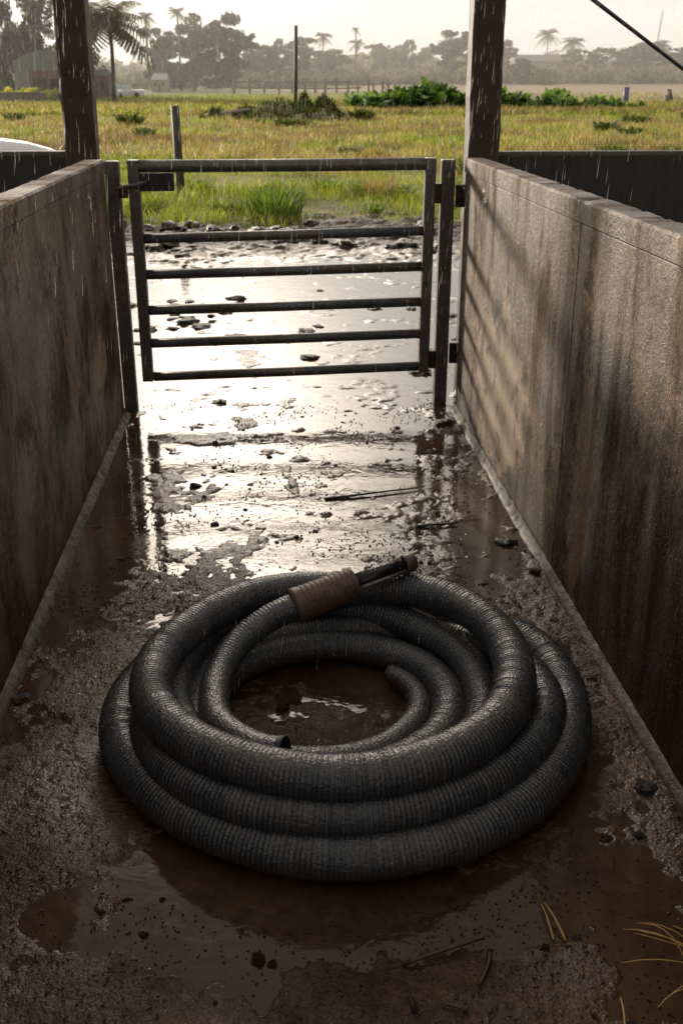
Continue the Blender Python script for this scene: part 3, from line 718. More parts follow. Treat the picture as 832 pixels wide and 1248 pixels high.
for k in range(80):                                         # trampled edge of the grass
    x, y = rc.uniform(-2.6, 3.0), 10.6 + rc.random() * 2.4
    if x > 1.0: y -= .5
    clod(x, y, rc.uniform(.05, .15), k, 'churned earth clod along the edge of the pasture', 'churned clods along the pasture edge')
# loose crumbs, beyond counting
def crumbs(n):
    V, Q = [], []
    base = np.array([(1, 0, 0), (-.5, .8, 0), (-.5, -.8, 0), (0, 0, .9), (.2, .3, -.4)], float)
    tri = np.array([(0, 1, 3), (1, 2, 3), (2, 0, 3), (1, 0, 4), (2, 1, 4), (0, 2, 4)])
    x = rc.uniform(-.76, .93, n); y = 1.25 + 4.2 * rc.random(n) ** 1.25
    ok = (np.hypot(x - HC[0], y - HC[1]) > .68) | (np.hypot(x - HC[0], y - HC[1]) < .2)
    ok &= (fbm(x, y, 3.0, 3, 91) + .12 * rc.normal(size=n) > -.05 + .22 * sstep(2.9, 3.6, y))
    x, y = x[ok], y[ok]; n = len(x)
    z = np.maximum(mud_h(x, y)[0], -.0035); s = rc.uniform(.0012, .0046, n) * (1 + .3 * (y > 3))
    a = rc.uniform(0, 6.28, n); b0 = base[None] * rc.uniform(.6, 1.4, (n, 5, 3))
    px = b0[..., 0] * np.cos(a)[:, None] - b0[..., 1] * np.sin(a)[:, None]; py = b0[..., 0] * np.sin(a)[:, None] + b0[..., 1] * np.cos(a)[:, None]
    V = np.stack([x[:, None] + px * s[:, None], y[:, None] + py * s[:, None], z[:, None] + b0[..., 2] * s[:, None] + .001], -1).reshape(-1, 3)
    Q = (np.arange(n)[:, None, None] * 5 + tri[None]).reshape(-1, 3)
    o = link_mesh('mud_crumbs', np_mesh('mud_crumbs', V, Q), M['clod']); tag(o, kind='stuff')
crumbs(17000)
def stalk(name, pts, r, mat, label, cat, group=None):
    bm = bmesh.new(); add_tube(bm, pts, [r * (1 - .5 * i / (len(pts) - 1)) for i in range(len(pts))], 6)
    bmesh.ops.recalc_face_normals(bm, faces=bm.faces)
    return tag(link_mesh(name, bm_mesh(name, bm), mat), label, cat, group)
def bent(x, y, L, a, lift, curve, n=7):
    z0 = zm(x, y) + .004; p = []
    for i in range(n):
        t = i / (n - 1); aa = a + curve * t
        p.append((x + L * t * math.cos(aa), y + L * t * math.sin(aa), z0 + lift * math.sin(t * math.pi * .75)))
    return p
st = [(.86, 1.42, .22, 2.75, .03, .2), (.84, 1.43, .20, 2.5, .05, .1), (.88, 1.46, .20, 2.95, .02, -.2), (.80, 1.40, .13, 3.2, .03, .3), (.85, 1.39, .16, 2.2, .06, -.1), (.83, 1.47, .15, 2.35, .04, .2), (.90, 1.40, .25, 2.62, .045, -.05), (.78, 1.44, .12, 1.9, .05, .2), (.87, 1.44, .18, 3.3, .02, .2)]
for q_ in st: stalk('straw_stalk', bent(*q_), .0016, M['straw'], 'yellow straw stalk in the loose tuft at the lower right corner', 'straw', 'straw stalks in the lower right corner')
stalk('straw_stalk', bent(.558, 1.545, .10, 1.72, .010, .05), .003, M['straw'], 'single yellow straw lying right of centre in front of the coil', 'straw')
stalk('straw_stalk', bent(.535, 1.55, .095, 1.55, .008, .05), .0025, M['straw'], 'second yellow straw lying against the single one in front of the coil', 'straw')
stalk('straw_stalk', bent(.600, 1.30, .09, 1.25, .012, .1), .003, M['straw'], 'lone straw standing out of the mud at the bottom edge, right of centre', 'straw')
stalk('twig', bent(.22, 1.505, .18, .16, .012, .1), .005, M['twig'], 'brown twig lying in the puddle in front of the coil', 'twig')
stalk('twig', bent(.40, 1.53, .10, -1.7, .010, -.3), .006, M['twig'], 'crooked brown twig bent down toward the bottom edge', 'twig')
stalk('twig', bent(.33, 1.385, .05, 2.7, .006, .1), .004, M['twig'], 'short thick twig end at the bottom edge, near the crooked twig', 'twig')
stalk('twig', bent(.54, 3.665, .17, -.02, .006, .1), .007, M['twig'], 'dark stick lying near the right wall behind the coil', 'twig')
stalk('twig', bent(.20, 3.98, .42, .16, .006, .06), .006, M['twig'], 'long thin stick lying across the bright wet mud', 'twig')
stalk('twig', bent(.44, 4.70, .14, 1.25, .008, .5), .005, M['twig'], 'forked dark root on the wet mud below the gate', 'twig')

# ------------------------------------------------------------------ rain
def rain(n, box, ln, r0, seed):
    r = np.random.default_rng(seed)
    y = box[2] + (box[3] - box[2]) * r.random(n) ** .8; w = .40 * y + .3
    x = r.uniform(-1, 1, n) * w + .02 * y; z = r.uniform(box[4], box[5], n)
    keep = ~((y < 5.6) & ((x < XL + .03) | (x > XR - .03)) & (z < 1.3)); x, y, z = x[keep], y[keep], z[keep]; n = len(x)
    L = ln * r.uniform(.5, 1.3, n); rr = r0 * r.uniform(.6, 1.3, n)
    prof = [(0, 0), (.12, .75), (.35, 1.0), (.75, .45), (1, 0)]
    V = []
    for f, w_ in prof:
        for k in range(4):
            a = k * math.pi / 2
            V.append(np.stack([x + .06 * L * f + np.cos(a) * rr * max(w_, .05), y + np.sin(a) * rr * max(w_, .05), z + L * f], 1))
    V = np.stack(V, 1).reshape(-1, 3)
    Q = [(i * 4 + k, i * 4 + (k + 1) % 4, i * 4 + 4 + (k + 1) % 4, i * 4 + 4 + k) for i in range(4) for k in range(4)]
    Q = (np.arange(n)[:, None, None] * 20 + np.array(Q)[None]).reshape(-1, 4)
    o = link_mesh('rain', np_mesh('rain', V, Q, None, True), M['drop']); tag(o, kind='stuff')
rain(12000, (0, 0, 1.9, 8.5, .15, 2.4), .044, .00020, 5)
# ------------------------------------------------------------------ grass
def grass(name, n, xf, yf, hf, wf, seed, dens=None, palette='near'):
    r = np.random.default_rng(seed)
    y = yf(r.random(n)); x = xf(r.uniform(-1, 1, n), y)
    p = fbm(x, y, .45, 4, 33); p2 = fbm(x, y, 1.7, 3, 44); p3 = fbm(x, y, .13, 3, 55)
    if dens is not None:
        k = dens(x, y, p, p2) > r.random(n); x, y, p, p2, p3 = x[k], y[k], p[k], p2[k], p3[k]; n = len(x)
    h = hf(y, p, r) ; w = wf(y, r)
    base = field_h(x, y)
    a = r.uniform(0, 6.28, n); lean = r.uniform(.1, .75, n); b = r.uniform(0, 6.28, n)
    wx, wy = np.cos(a) * w / 2, np.sin(a) * w / 2; lx, ly = np.cos(b) * h * lean, np.sin(b) * h * lean
    def row(f, zf, wf_): return [np.stack([x + lx * f + s * wx * wf_, y + ly * f + s * wy * wf_, base - .02 + h * zf], 1) for s in (-1, 1)]
    V = np.stack(row(0, 0, 1) + row(.3, .6, .85) + row(1, 1, .12), 1).reshape(-1, 3)
    i = np.arange(n)[:, None] * 6
    Q = np.concatenate([i + np.array([[0, 1, 3, 2]]), i + np.array([[2, 3, 5, 4]])], 1).reshape(-1, 4)
    # colours: fresh green near the mud and in damp patches, ochre and straw elsewhere
    green = np.array([.13, .20, .035]); lime = np.array([.34, .40, .065]); ochre = np.array([.375, .325, .105]); straw = np.array([.46, .40, .24]); brown = np.array([.14, .10, .055])
    t = np.clip(.46 + 2.4 * p + 1.3 * p2 + 2.2 * p3 + .15 * r.normal(size=n), 0, 1)
    nearg = (1 - sstep(15.5, 23, y + 3 * p2)) * .85
    farg = sstep(80, 110, y) * .5 * (1 - sstep(5, 30, x))
    dry = np.clip(t * (1 - nearg) - farg, 0, 1)[:, None]
    g0 = green + (lime - green) * np.clip(.5 + 1.2 * p2 + .25 * r.normal(size=n), 0, 1)[:, None]
    d0 = ochre + (straw - ochre) * r.random(n)[:, None]
    d0 = d0 + (brown - d0) * (np.clip(p3 * 3.0 + p * 1.5 + p2 * 1.3 - .25, 0, .8))[:, None]
    c = g0 + (d0 - g0) * sstep(.28, .72, dry)
    c *= r.uniform(.7, 1.25, (n, 1)) * (1 - .45 * sstep(.08, .4, fbm(x, y, .8, 3, 77)))[:, None]
    o = link_mesh(name, np_mesh(name, V, Q, np.repeat(c, 6, 0)), M['grassm']); tag(o, kind='stuff')
spread = lambda u, y: u * (.46 * y + 1.0) + .068 * y
grass('grass', 92000, spread, lambda u: 12.3 + 11 * u ** 1.2, lambda y, p, r: r.uniform(.04, .17, len(y)) * np.clip(1 + 1.6 * p, .3, 2), lambda y, r: r.uniform(.006, .014, len(y)), 1,
      lambda x, y, p, p2: np.clip(sstep(12.3, 13.6, y + .9 * p2 + .5 * p) * (.75 + 1.0 * p), 0, 1))
grass('grass', 135000, spread, lambda u: 22 + 44 * u ** 1.4, lambda y, p, r: r.uniform(.05, .24, len(y)) * np.clip(1 + 1.9 * p, .3, 2), lambda y, r: r.uniform(.014, .032, len(y)), 2)
grass('grass', 98000, spread, lambda u: 62 + 75 * u ** 1.2, lambda y, p, r: r.uniform(.15, .42, len(y)) * (1 + .9 * p), lambda y, r: r.uniform(.04, .09, len(y)), 3,
      lambda x, y, p, p2: 1 - .75 * sstep(104, 112, y) * sstep(-5, 15, x))
# clumps that stand out of the pasture
def tuft_mesh(n, h, spread_, w, seed, cols, arch=.6):
    r = np.random.default_rng(seed); V = []; Q = []; cc = []
    for i in range(n):
        a = r.uniform(0, 6.28); rad = spread_ * math.sqrt(r.random()); x, y = rad * math.cos(a) * .5, rad * math.sin(a) * .5
        L = h * r.uniform(.55, 1.1); b = a + r.normal() * .5; out_ = L * arch * r.uniform(.3, 1.1); ww = w * r.uniform(.6, 1.3)
        sx, sy = -math.sin(b) * ww / 2, math.cos(b) * ww / 2; s = len(V); m = 6
        for j in range(m):
            t = j / (m - 1); f = out_ * t ** 1.7; z = L * (t - .35 * t ** 3 * arch); k = (1 - t ** 2.2) * (.55 + .45 * math.sin(min(1, t * 2.2) * 1.57)) + .03
            V.append((x + math.cos(b) * f - sx * k, y + math.sin(b) * f - sy * k, z)); V.append((x + math.cos(b) * f + sx * k, y + math.sin(b) * f + sy * k, z))
            cc += [np.array(cols[0]) + (np.array(cols[1]) - np.array(cols[0])) * (.3 + .6 * r.random())] * 2
        Q += [(s + 2 * j, s + 2 * j + 1, s + 2 * j + 3, s + 2 * j + 2) for j in range(m - 1)]
    return np_mesh('leaves', np.array(V), np.array(Q), np.array(cc))
def plant(name, me, x, y, sc, label, cat, group=None, rz=0, zoff=0.0):
    o = link_mesh(name, me, M['leaf']); o.location = (x, y, float(field_h(np.array([x]), np.array([y]))[0]) + zoff - .01); o.scale = (sc, sc, sc); o.rotation_euler.z = rz
    return tag(o, label, cat, group)
gm = tuft_mesh(170, .55, .62, .030, 3, [(.05, .11, .02), (.17, .26, .04)], .7)
plant('grass_clump', gm, .06, 13.5, 1.0, 'tall fresh green leafy clump at the pasture edge behind the gate', 'plant')
gm2 = tuft_mesh(80, .3, .5, .05, 5, [(.06, .13, .02), (.22, .30, .05)], .9)
rp = np.random.default_rng(12)
for i in range(16): plant('leafy_weed', gm2, rp.uniform(-2.2, 2.4), rp.uniform(13.3, 17), rp.uniform(.5, 1.0), 'low bright green weed growing along the pasture edge', 'plant', 'low green weeds along the pasture edge', rp.uniform(0, 6))
gm3 = tuft_mesh(120, .5, .5, .02, 8, [(.20, .15, .05), (.36, .27, .12)], .5)
plant('grass_tuft', gm3, 1.62, 15.6, .9, 'dry straw-coloured grass tuft near the right gate post', 'grass')
gm4 = tuft_mesh(60, .5, .7, .10, 9, [(.035, .065, .018), (.09, .13, .03)], 1.0)
for i in range(26):
    y = rp.uniform(20, 60); plant('bushy_weed', gm4, rp.uniform(-.3, .42) * y, y, rp.uniform(.5, 1.1) * (.6 + y / 50), 'dark green weed clump in the dry pasture', 'plant', 'dark weed clumps dotted over the pasture', rp.uniform(0, 6))
for i in range(7):
    y = rp.uniform(21, 27); plant('bright_weed', gm2, at(rp.uniform(690, 832), y), y, rp.uniform(1.0, 1.7), 'bright lime weed clump above the right board fence', 'plant', 'lime weed clumps behind the right fence', rp.uniform(0, 6))

# broad-leaved crops in the middle distance
def crop_mesh(seed, h):
    r = np.random.default_rng(seed); V = []; Q = []; cc = []
    for i in range(44):
        a = r.uniform(0, 6.28); L = r.uniform(.35, .75) * h; el = r.uniform(.25, 1.35); z0 = r.uniform(.0, .45) * h; w = L * r.uniform(.35, .5); s = len(V); x0, y0 = r.normal(0, .16 * h, 2); m = 5
        col = np.array((.05, .125, .03)) + np.array((.20, .28, .06)) * r.random() ** 1.4
        for j in range(m):
            t = j / (m - 1); d = L * t * math.cos(el); z = z0 + L * t * math.sin(el) - .25 * L * t * t; k = w / 2 * math.sin(.25 + t * 2.75)
            for sg in (-1, 1): V.append((x0 + d * math.cos(a) - sg * k * math.sin(a), y0 + d * math.sin(a) + sg * k * math.cos(a), z + .12 * k)); cc.append(col)
        Q += [(s + 2 * j, s + 2 * j + 1, s + 2 * j + 3, s + 2 * j + 2) for j in range(m - 1)]
    return np_mesh('leaves', np.array(V), np.array(Q), np.array(cc))
CR = [crop_mesh(i, 1.0) for i in range(5)]
def crop_row(c0, c1, D0, D1, n, hts, label, group, seed):
    r = np.random.default_rng(seed)
    for i in range(n):
        f = (i + .5) / n; D_ = D0 + (D1 - D0) * f + r.normal() * 1.2; col = c0 + (c1 - c0) * f + r.normal() * 3
        plant('crop_plant', CR[i % 5], at(col, D_), D_, np.interp(f, np.linspace(0, 1, len(hts)), hts) * r.uniform(.85, 1.15), label, 'plant', group, r.uniform(0, 6))
crop_row(428, 568, 72, 80, 26, [1.7, 1.1, 1.9, 1.6, 2.0, 2.4, 2.1, 1.2], 'broad-leaved green plant in the crop patch left of the right timber post', 'broad-leaved plants left of the right timber post', 1)
crop_row(606, 790, 80, 74, 30, [1.7, 1.5, .9, 1.7, .9, 1.0, 1.2, .8, .6], 'low broad-leaved plant in the crop row right of the right timber post', 'low broad-leaved plants right of the right timber post', 2)

# overgrown spoil heaps
def heap(c, D_, w, h, label, seed, bare=.0):
    t = empty('spoil_heap', (at(c, D_), D_, float(gh(at(c, D_), D_))), 0, label, 'heap')
    r = np.random.default_rng(seed); n = 24
    xs = np.linspace(-1, 1, n); X, Y = np.meshgrid(xs, xs); x, y = X.ravel(), Y.ravel(); rr = np.hypot(x, y)
    z = np.clip(1 - rr ** 1.6, -.1, 1) * (1 + .5 * fbm(x + seed, y, 1.8, 3, seed)) * h
    i = (np.arange(n - 1)[:, None] * n + np.arange(n - 1)[None]).ravel(); q = np.stack([i, i + 1, i + n + 1, i + n], 1)
    link_mesh('earth', np_mesh('earth', np.stack([x * w / 2, y * w / 2, z - .05], 1), q, None, True), M['field'], t)
    if bare < 1:
        k = r.choice(len(x), 900); V = []; Q = []; cc = []
        for j in k:
            if rr[j] > .95 or r.random() < bare: continue
            s = len(V); L = r.uniform(.12, .32); a = r.uniform(0, 6.28); ln = r.uniform(.2, .9); ww = r.uniform(.04, .09)
            p = np.array((x[j] * w / 2, y[j] * w / 2, z[j] - .05)); tip = p + np.array((math.cos(a) * L * ln, math.sin(a) * L * ln, L * .8)); sd_ = np.array((-math.sin(a), math.cos(a), 0)) * ww
            V += [p - sd_, p + sd_, tip + sd_ * .2, tip - sd_ * .2]; Q.append((s, s + 1, s + 2, s + 3)); col = np.array((.03, .05, .013)) + np.array((.08, .085, .02)) * r.random() ** 2; cc += [col] * 4
        tag(link_mesh('grass_cover', np_mesh('grass_cover', np.array(V), np.array(Q), np.array(cc)), M['leaf'], t), kind='stuff')
    return t
heap(340, 54, 4.2, .95, 'grassed pointed earth heap in the pasture, left of the tall pole', 1)
heap(371, 56, 1.5, 1.05, 'narrow dark grassed heap directly right of the tall pole', 2)
heap(394, 55, 2.3, 1.0, 'dark rounded grassed heap farthest right by the tall pole', 3)
heap(262, 57, 1.9, .55, 'small low bare earth heap farthest left in the pasture', 4, .7)
heap(297, 55, 2.2, .65, 'low dark earth heap between the small bare one and the pointed one', 5, .6)
heap(380, 52, 4.4, .5, 'long low weedy heap in front of the two dark heaps', 6, .3)
def plank(c0, r0, c1, r1, D_, label):
    stalk('pole_timber', [(at(c0, D_), D_, zat(r0, D_)), (at((c0 + c1) / 2, D_), D_, zat((r0 + r1) / 2, D_) + .05), (at(c1, D_), D_ - .6, zat(r1, D_))], .10, M['scuff'], label, 'timber')
plank(268, 138.5, 330, 133.5, 54.5, 'pale long timber lying over the low earth heaps')
# posts and poles
def post_obj(name, c, r_top, D_, w, mat, label, cat, base=None, seg=10, tilt=0):
    x = at(c, D_); zb = float(gh(x, D_)) - .1; z1 = zat(r_top, D_)
    bm = bmesh.new(); add_tube(bm, [(x, D_, zb), (x + tilt * .5, D_, (zb + z1) / 2), (x + tilt, D_, z1 - .01), (x + tilt, D_, z1)], [w / 2, w / 2 * .97, w / 2 * .93, w / 2 * .8], seg)
    bmesh.ops.recalc_face_normals(bm, faces=bm.faces)
    return tag(link_mesh(name, bm_mesh(name, bm), mat), label, cat)
post_obj('fence_post', 213.5, 129, 16.2, .13, M['fpost'], 'weathered round fence post standing alone behind the gate', 'post', tilt=-.02)
post_obj('tall_pole', 359.5, 31, 60, .20, M['fpost'], 'tall thin leaning wooden pole in the pasture by the earth heaps', 'pole', tilt=.1)
post_obj('marker_post', 763.5, 106, 100, .55, M['bluep'], 'short dark blue post standing in the field at the right', 'post')
post_obj('stump_post', 814, 116, 104, .5, M['fpost'], 'bluish grey stump post left of its pair at the right edge', 'post')
post_obj('stump_post', 820, 109, 106, .45, M['fpost'], 'taller leaning grey stump post at the right edge of the field', 'post', tilt=-.4)
for i, c in enumerate((449, 466, 473, 455)): post_obj('stake', c, (96, 98, 99, 101)[i], 118, .22, M['farbark'], ('thickest grey stake behind the crop patch', 'grey stake in the middle of the row behind the crop patch', 'grey stake farthest right behind the crop patch', 'shortest grey stake behind the crop patch')[i], 'stake')
# distant rail fence
ft = empty('rail_fence', (at(370, 150), 150, float(gh(at(370, 150), 150))), 0, 'distant grey post and rail fence in front of the hazy trees', 'fence')
fc = [(285, 150), (304, 149), (322, 148), (340, 148), (356, 149), (372, 150), (384, 150), (396, 142), (410, 150), (424, 150), (436, 149)]
for c, D_ in fc:
    x = at(c, D_) - ft.location.x
    bm = bmesh.new(); add_tube(bm, [(x, D_ - 150, -.2), (x, D_ - 150, 1.75 + .25 * math.sin(c))], .16, 6); bmesh.ops.recalc_face_normals(bm, faces=bm.faces)
    link_mesh('post', bm_mesh('post', bm), M['farbark'], ft)
for z in (.65, 1.4):
    bm = bmesh.new(); add_tube(bm, [(at(c, D_) - ft.location.x, D_ - 150, z + .08 * math.sin(c * 3)) for c, D_ in ((285, 150), (330, 148), (372, 150), (410, 150), (440, 149))], .11, 6); bmesh.ops.recalc_face_normals(bm, faces=bm.faces)
    link_mesh('rail', bm_mesh('rail', bm), M['farbark'], ft)

# ------------------------------------------------------------------ trees
def leaf_cloud(r, centres, radii, n_each, size, tint, dark=.55):
    V = []; c_ = []
    for (cx, cy, cz), rad in zip(centres, radii):
        n = int(n_each * (rad ** 2))
        d = r.normal(size=(n, 3)); d /= np.linalg.norm(d, axis=1)[:, None]; d *= (rad * r.random(n) ** .45)[:, None]; d[:, 2] *= .75
        p = d + np.array([cx, cy, cz]); s = size * r.uniform(.6, 1.4, n)
        u = r.normal(size=(n, 3)); u /= np.linalg.norm(u, axis=1)[:, None]; w = np.cross(u, r.normal(size=(n, 3))); w /= np.linalg.norm(w, axis=1)[:, None]
        u *= s[:, None]; w *= (s * .55)[:, None]
        V.append(np.stack([p - u, p - w, p + u, p + w], 1).reshape(-1, 3))
        b = (dark + (1 - dark) * r.random()) * r.uniform(.75, 1.2, n); c_.append(np.repeat(b, 4))
    V = np.concatenate(V); b = np.concatenate(c_); Q = np.arange(len(V)).reshape(-1, 4)
    return V, Q, b[:, None] * np.array(tint)[None]
def broad_mesh(seed, tint, tall=1.0, gap=.5, low=.30, clumps=42, size=.042):
    """unit tree: height 1, half width about .5"""
    r = np.random.default_rng(seed); cs = []; rs = []; clumps = int(clumps * 2.0)
    hub = [(r.uniform(-.30, .30) * (1.15 - f), r.uniform(-.3, .3) * (1.15 - f), f) for f in np.linspace(low * .55, .86, 9)]
    for i in range(clumps):
        h_ = hub[i % 9]; p = np.array(h_) + r.normal(size=3) * (.15, .15, .08)
        p[2] = min(max(p[2], low * .4), .94); cs.append(p); rs.append(r.uniform(.045, .125))
    V, Q, c = leaf_cloud(r, cs, rs, 14000, size * .6, tint, gap)
    V[:, 0:2] *= tall
    bm = bmesh.new()
    add_tube(bm, [(0, 0, -.03), (.01, 0, .2), (.0, .01, .45)], [.03, .022, .015], 7)
    for h_ in hub:
        hh = np.array(h_) * (tall, tall, 1); add_tube(bm, [(.005, 0, .22 + .1 * r.random()), tuple(hh * .55 + np.array((0, 0, .15))), tuple(hh)], [.013, .009, .003], 5)
    bmesh.ops.recalc_face_normals(bm, faces=bm.faces)
    return np_mesh('crown', V, Q, c), bm_mesh('trunk', bm)
def palm_mesh(seed, tint, crown=.30, fronds=20, tk=.016):
    r = np.random.default_rng(seed); V = []; Q = []; cc = []
    for i in range(fronds):
        a = i * 2.4 + r.normal() * .2; el = r.uniform(-.5, 1.25); L = crown * r.uniform(.8, 1.1); m = 9; prev = None
        P = []
        for j in range(m):
            t = j / (m - 1); P.append(np.array((math.cos(a) * L * t * math.cos(el * (1 - .2 * t)), math.sin(a) * L * t * math.cos(el * (1 - .2 * t)), 1 + L * t * math.sin(el) - .55 * L * t ** 2.2)))
        sd_ = np.array((-math.sin(a), math.cos(a), 0)); col = np.array(tint) * r.uniform(.6, 1.2)
        for j in range(1, m):
            wl_ = L * .32 * math.sin(.35 + 2.5 * j / (m - 1)) 
            for sg in (-1, 1):
                for k in (0, .5):
                    p = P[j - 1] + (P[j] - P[j - 1]) * k; dr = (P[j] - P[j - 1]); s = len(V); tip = p + sd_ * sg * wl_ + dr * .9 - np.array((0, 0, wl_ * .45))
                    V += [p, p + dr * .32, tip + dr * .12, tip]; Q.append((s, s + 1, s + 2, s + 3)); cc += [col] * 4
    bm = bmesh.new(); bx_ = r.normal() * .03
    add_tube(bm, [(0, 0, -.03), (bx_ * .4, 0, .35), (bx_ * .6, 0, .7), (0, 0, 1.0)], [tk * 1.3, tk, tk * .85, tk * .8], 8)
    bmesh.ops.recalc_face_normals(bm, faces=bm.faces)
    return np_mesh('crown', np.array(V), np.array(Q), np.array(cc)), bm_mesh('trunk', bm)
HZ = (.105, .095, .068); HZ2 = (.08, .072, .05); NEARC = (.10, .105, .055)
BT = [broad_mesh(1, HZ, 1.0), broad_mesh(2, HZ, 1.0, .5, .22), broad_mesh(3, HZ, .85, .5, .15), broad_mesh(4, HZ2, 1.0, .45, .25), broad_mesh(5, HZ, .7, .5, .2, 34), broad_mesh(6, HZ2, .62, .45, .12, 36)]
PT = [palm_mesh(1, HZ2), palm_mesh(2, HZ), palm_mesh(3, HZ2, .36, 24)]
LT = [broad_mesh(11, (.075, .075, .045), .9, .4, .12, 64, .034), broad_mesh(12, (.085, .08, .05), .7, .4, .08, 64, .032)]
for a, b_ in BT + PT: a.materials.append(M['farleaf']); b_.materials.append(M['farbark'])
for a, b_ in LT: a.materials.append(M['farleaf']); b_.materials.append(M['bark'])
def tree(name, kind, c, r_top, D_, w_px, label, cat='tree', rz=0, group=None, sink=0.0):
    x = at(c, D_); zb = float(gh(x, D_)) - sink; h = zat(r_top, D_) - zb; w = w_px * .00075 * D_
    t = empty(name, (x, D_, zb), rz, label, cat, group)
    kc, kt = kind
    base_w = (max(v.co.x for v in kc.vertices) - min(v.co.x for v in kc.vertices)) * .88
    sx = w / base_w
    o = link_mesh('crown', kc, None, t); o.scale = (sx, sx, h)
    o2 = link_mesh('trunk', kt, None, t); o2.scale = (max(sx, h * .6), max(sx, h * .6), h) if 'palm' not in name else (h, h, h)
    if 'palm' in name: o.scale = (sx, sx, sx); o.location.z = h * 1.0 - sx * 1.0
    return t
T = tree
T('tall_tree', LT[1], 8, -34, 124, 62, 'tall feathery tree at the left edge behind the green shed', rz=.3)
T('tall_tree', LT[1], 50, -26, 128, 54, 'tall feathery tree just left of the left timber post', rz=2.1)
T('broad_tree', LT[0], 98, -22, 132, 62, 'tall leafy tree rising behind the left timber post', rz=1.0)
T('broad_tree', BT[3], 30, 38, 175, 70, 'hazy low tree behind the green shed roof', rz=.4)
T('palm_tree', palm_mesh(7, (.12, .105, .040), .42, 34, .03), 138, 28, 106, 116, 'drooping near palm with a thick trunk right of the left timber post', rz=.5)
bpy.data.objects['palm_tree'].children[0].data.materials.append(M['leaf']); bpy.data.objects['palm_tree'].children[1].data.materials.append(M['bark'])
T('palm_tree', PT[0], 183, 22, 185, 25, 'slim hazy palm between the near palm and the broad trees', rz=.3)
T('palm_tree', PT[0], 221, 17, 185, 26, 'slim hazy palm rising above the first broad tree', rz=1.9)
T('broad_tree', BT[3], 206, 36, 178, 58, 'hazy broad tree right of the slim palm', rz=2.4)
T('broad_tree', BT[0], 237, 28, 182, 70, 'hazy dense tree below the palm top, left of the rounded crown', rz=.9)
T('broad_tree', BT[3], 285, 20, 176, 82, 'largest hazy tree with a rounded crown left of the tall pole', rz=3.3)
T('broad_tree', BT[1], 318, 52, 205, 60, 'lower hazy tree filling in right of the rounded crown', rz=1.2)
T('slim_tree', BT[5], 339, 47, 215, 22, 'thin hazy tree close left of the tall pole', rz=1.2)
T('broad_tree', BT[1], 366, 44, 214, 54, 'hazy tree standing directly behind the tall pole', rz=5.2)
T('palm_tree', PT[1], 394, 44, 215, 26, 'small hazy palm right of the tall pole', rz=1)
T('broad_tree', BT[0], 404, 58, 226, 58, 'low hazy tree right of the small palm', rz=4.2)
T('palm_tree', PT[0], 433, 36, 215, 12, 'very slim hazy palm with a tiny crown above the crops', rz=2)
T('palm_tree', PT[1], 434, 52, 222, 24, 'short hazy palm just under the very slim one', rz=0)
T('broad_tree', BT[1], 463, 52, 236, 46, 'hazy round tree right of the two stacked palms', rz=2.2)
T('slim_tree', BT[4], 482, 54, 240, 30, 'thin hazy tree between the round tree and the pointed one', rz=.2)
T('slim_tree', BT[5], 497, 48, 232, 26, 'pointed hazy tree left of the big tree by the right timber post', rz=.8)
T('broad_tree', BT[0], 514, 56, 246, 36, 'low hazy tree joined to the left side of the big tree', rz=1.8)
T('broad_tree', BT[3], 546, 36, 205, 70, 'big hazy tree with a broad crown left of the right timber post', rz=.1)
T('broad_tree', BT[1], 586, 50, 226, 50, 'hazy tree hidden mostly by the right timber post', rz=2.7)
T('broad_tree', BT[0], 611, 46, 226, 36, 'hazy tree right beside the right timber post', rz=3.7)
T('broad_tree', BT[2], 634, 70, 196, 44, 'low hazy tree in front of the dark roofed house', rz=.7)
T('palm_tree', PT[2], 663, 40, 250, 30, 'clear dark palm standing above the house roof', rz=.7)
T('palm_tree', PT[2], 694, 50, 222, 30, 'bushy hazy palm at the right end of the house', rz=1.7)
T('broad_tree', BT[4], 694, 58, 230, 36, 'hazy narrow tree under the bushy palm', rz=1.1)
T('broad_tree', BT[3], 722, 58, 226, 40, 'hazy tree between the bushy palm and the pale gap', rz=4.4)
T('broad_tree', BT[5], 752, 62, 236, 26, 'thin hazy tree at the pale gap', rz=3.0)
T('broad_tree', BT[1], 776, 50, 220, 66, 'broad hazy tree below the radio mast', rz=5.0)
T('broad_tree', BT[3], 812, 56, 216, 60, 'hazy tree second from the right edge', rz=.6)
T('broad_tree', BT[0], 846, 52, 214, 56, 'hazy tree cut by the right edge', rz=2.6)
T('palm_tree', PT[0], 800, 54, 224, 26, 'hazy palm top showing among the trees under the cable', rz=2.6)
T('light_bush', broad_mesh(21, (.23, .25, .11), 1.0, .6, .12, 30), 661, 83, 190, 32, 'pale yellow green bush in front of the house', 'bush')
bpy.data.objects['light_bush'].children[0].data.materials.append(M['farleaf']); bpy.data.objects['light_bush'].children[1].data.materials.append(M['farbark'])
# the far wood between and behind them reads as one mass
def far_wood(D0, z_top, seed, tint, n):
    r = np.random.default_rng(seed); x = r.uniform(-.42, .58, n) * D0; hgt = z_top * (.65 + .5 * fbm(x, x * 0, .03, 3, seed))
    cs = np.stack([x, D0 + r.normal(size=n) * 5, gh(x, D0 + 0 * x) + hgt * r.random(n) ** .8], 1); rs = r.uniform(.9, 2.2, n)
    V, Q, c = leaf_cloud(r, cs, rs, 26, .42, tint, .7)
    o = link_mesh('far_wood', np_mesh('far_wood', V, Q, c), M['farleaf']); tag(o, kind='stuff')
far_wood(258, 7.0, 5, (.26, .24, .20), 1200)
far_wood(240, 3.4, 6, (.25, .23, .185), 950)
far_wood(204, 2.6, 7, (.21, .20, .155), 560)

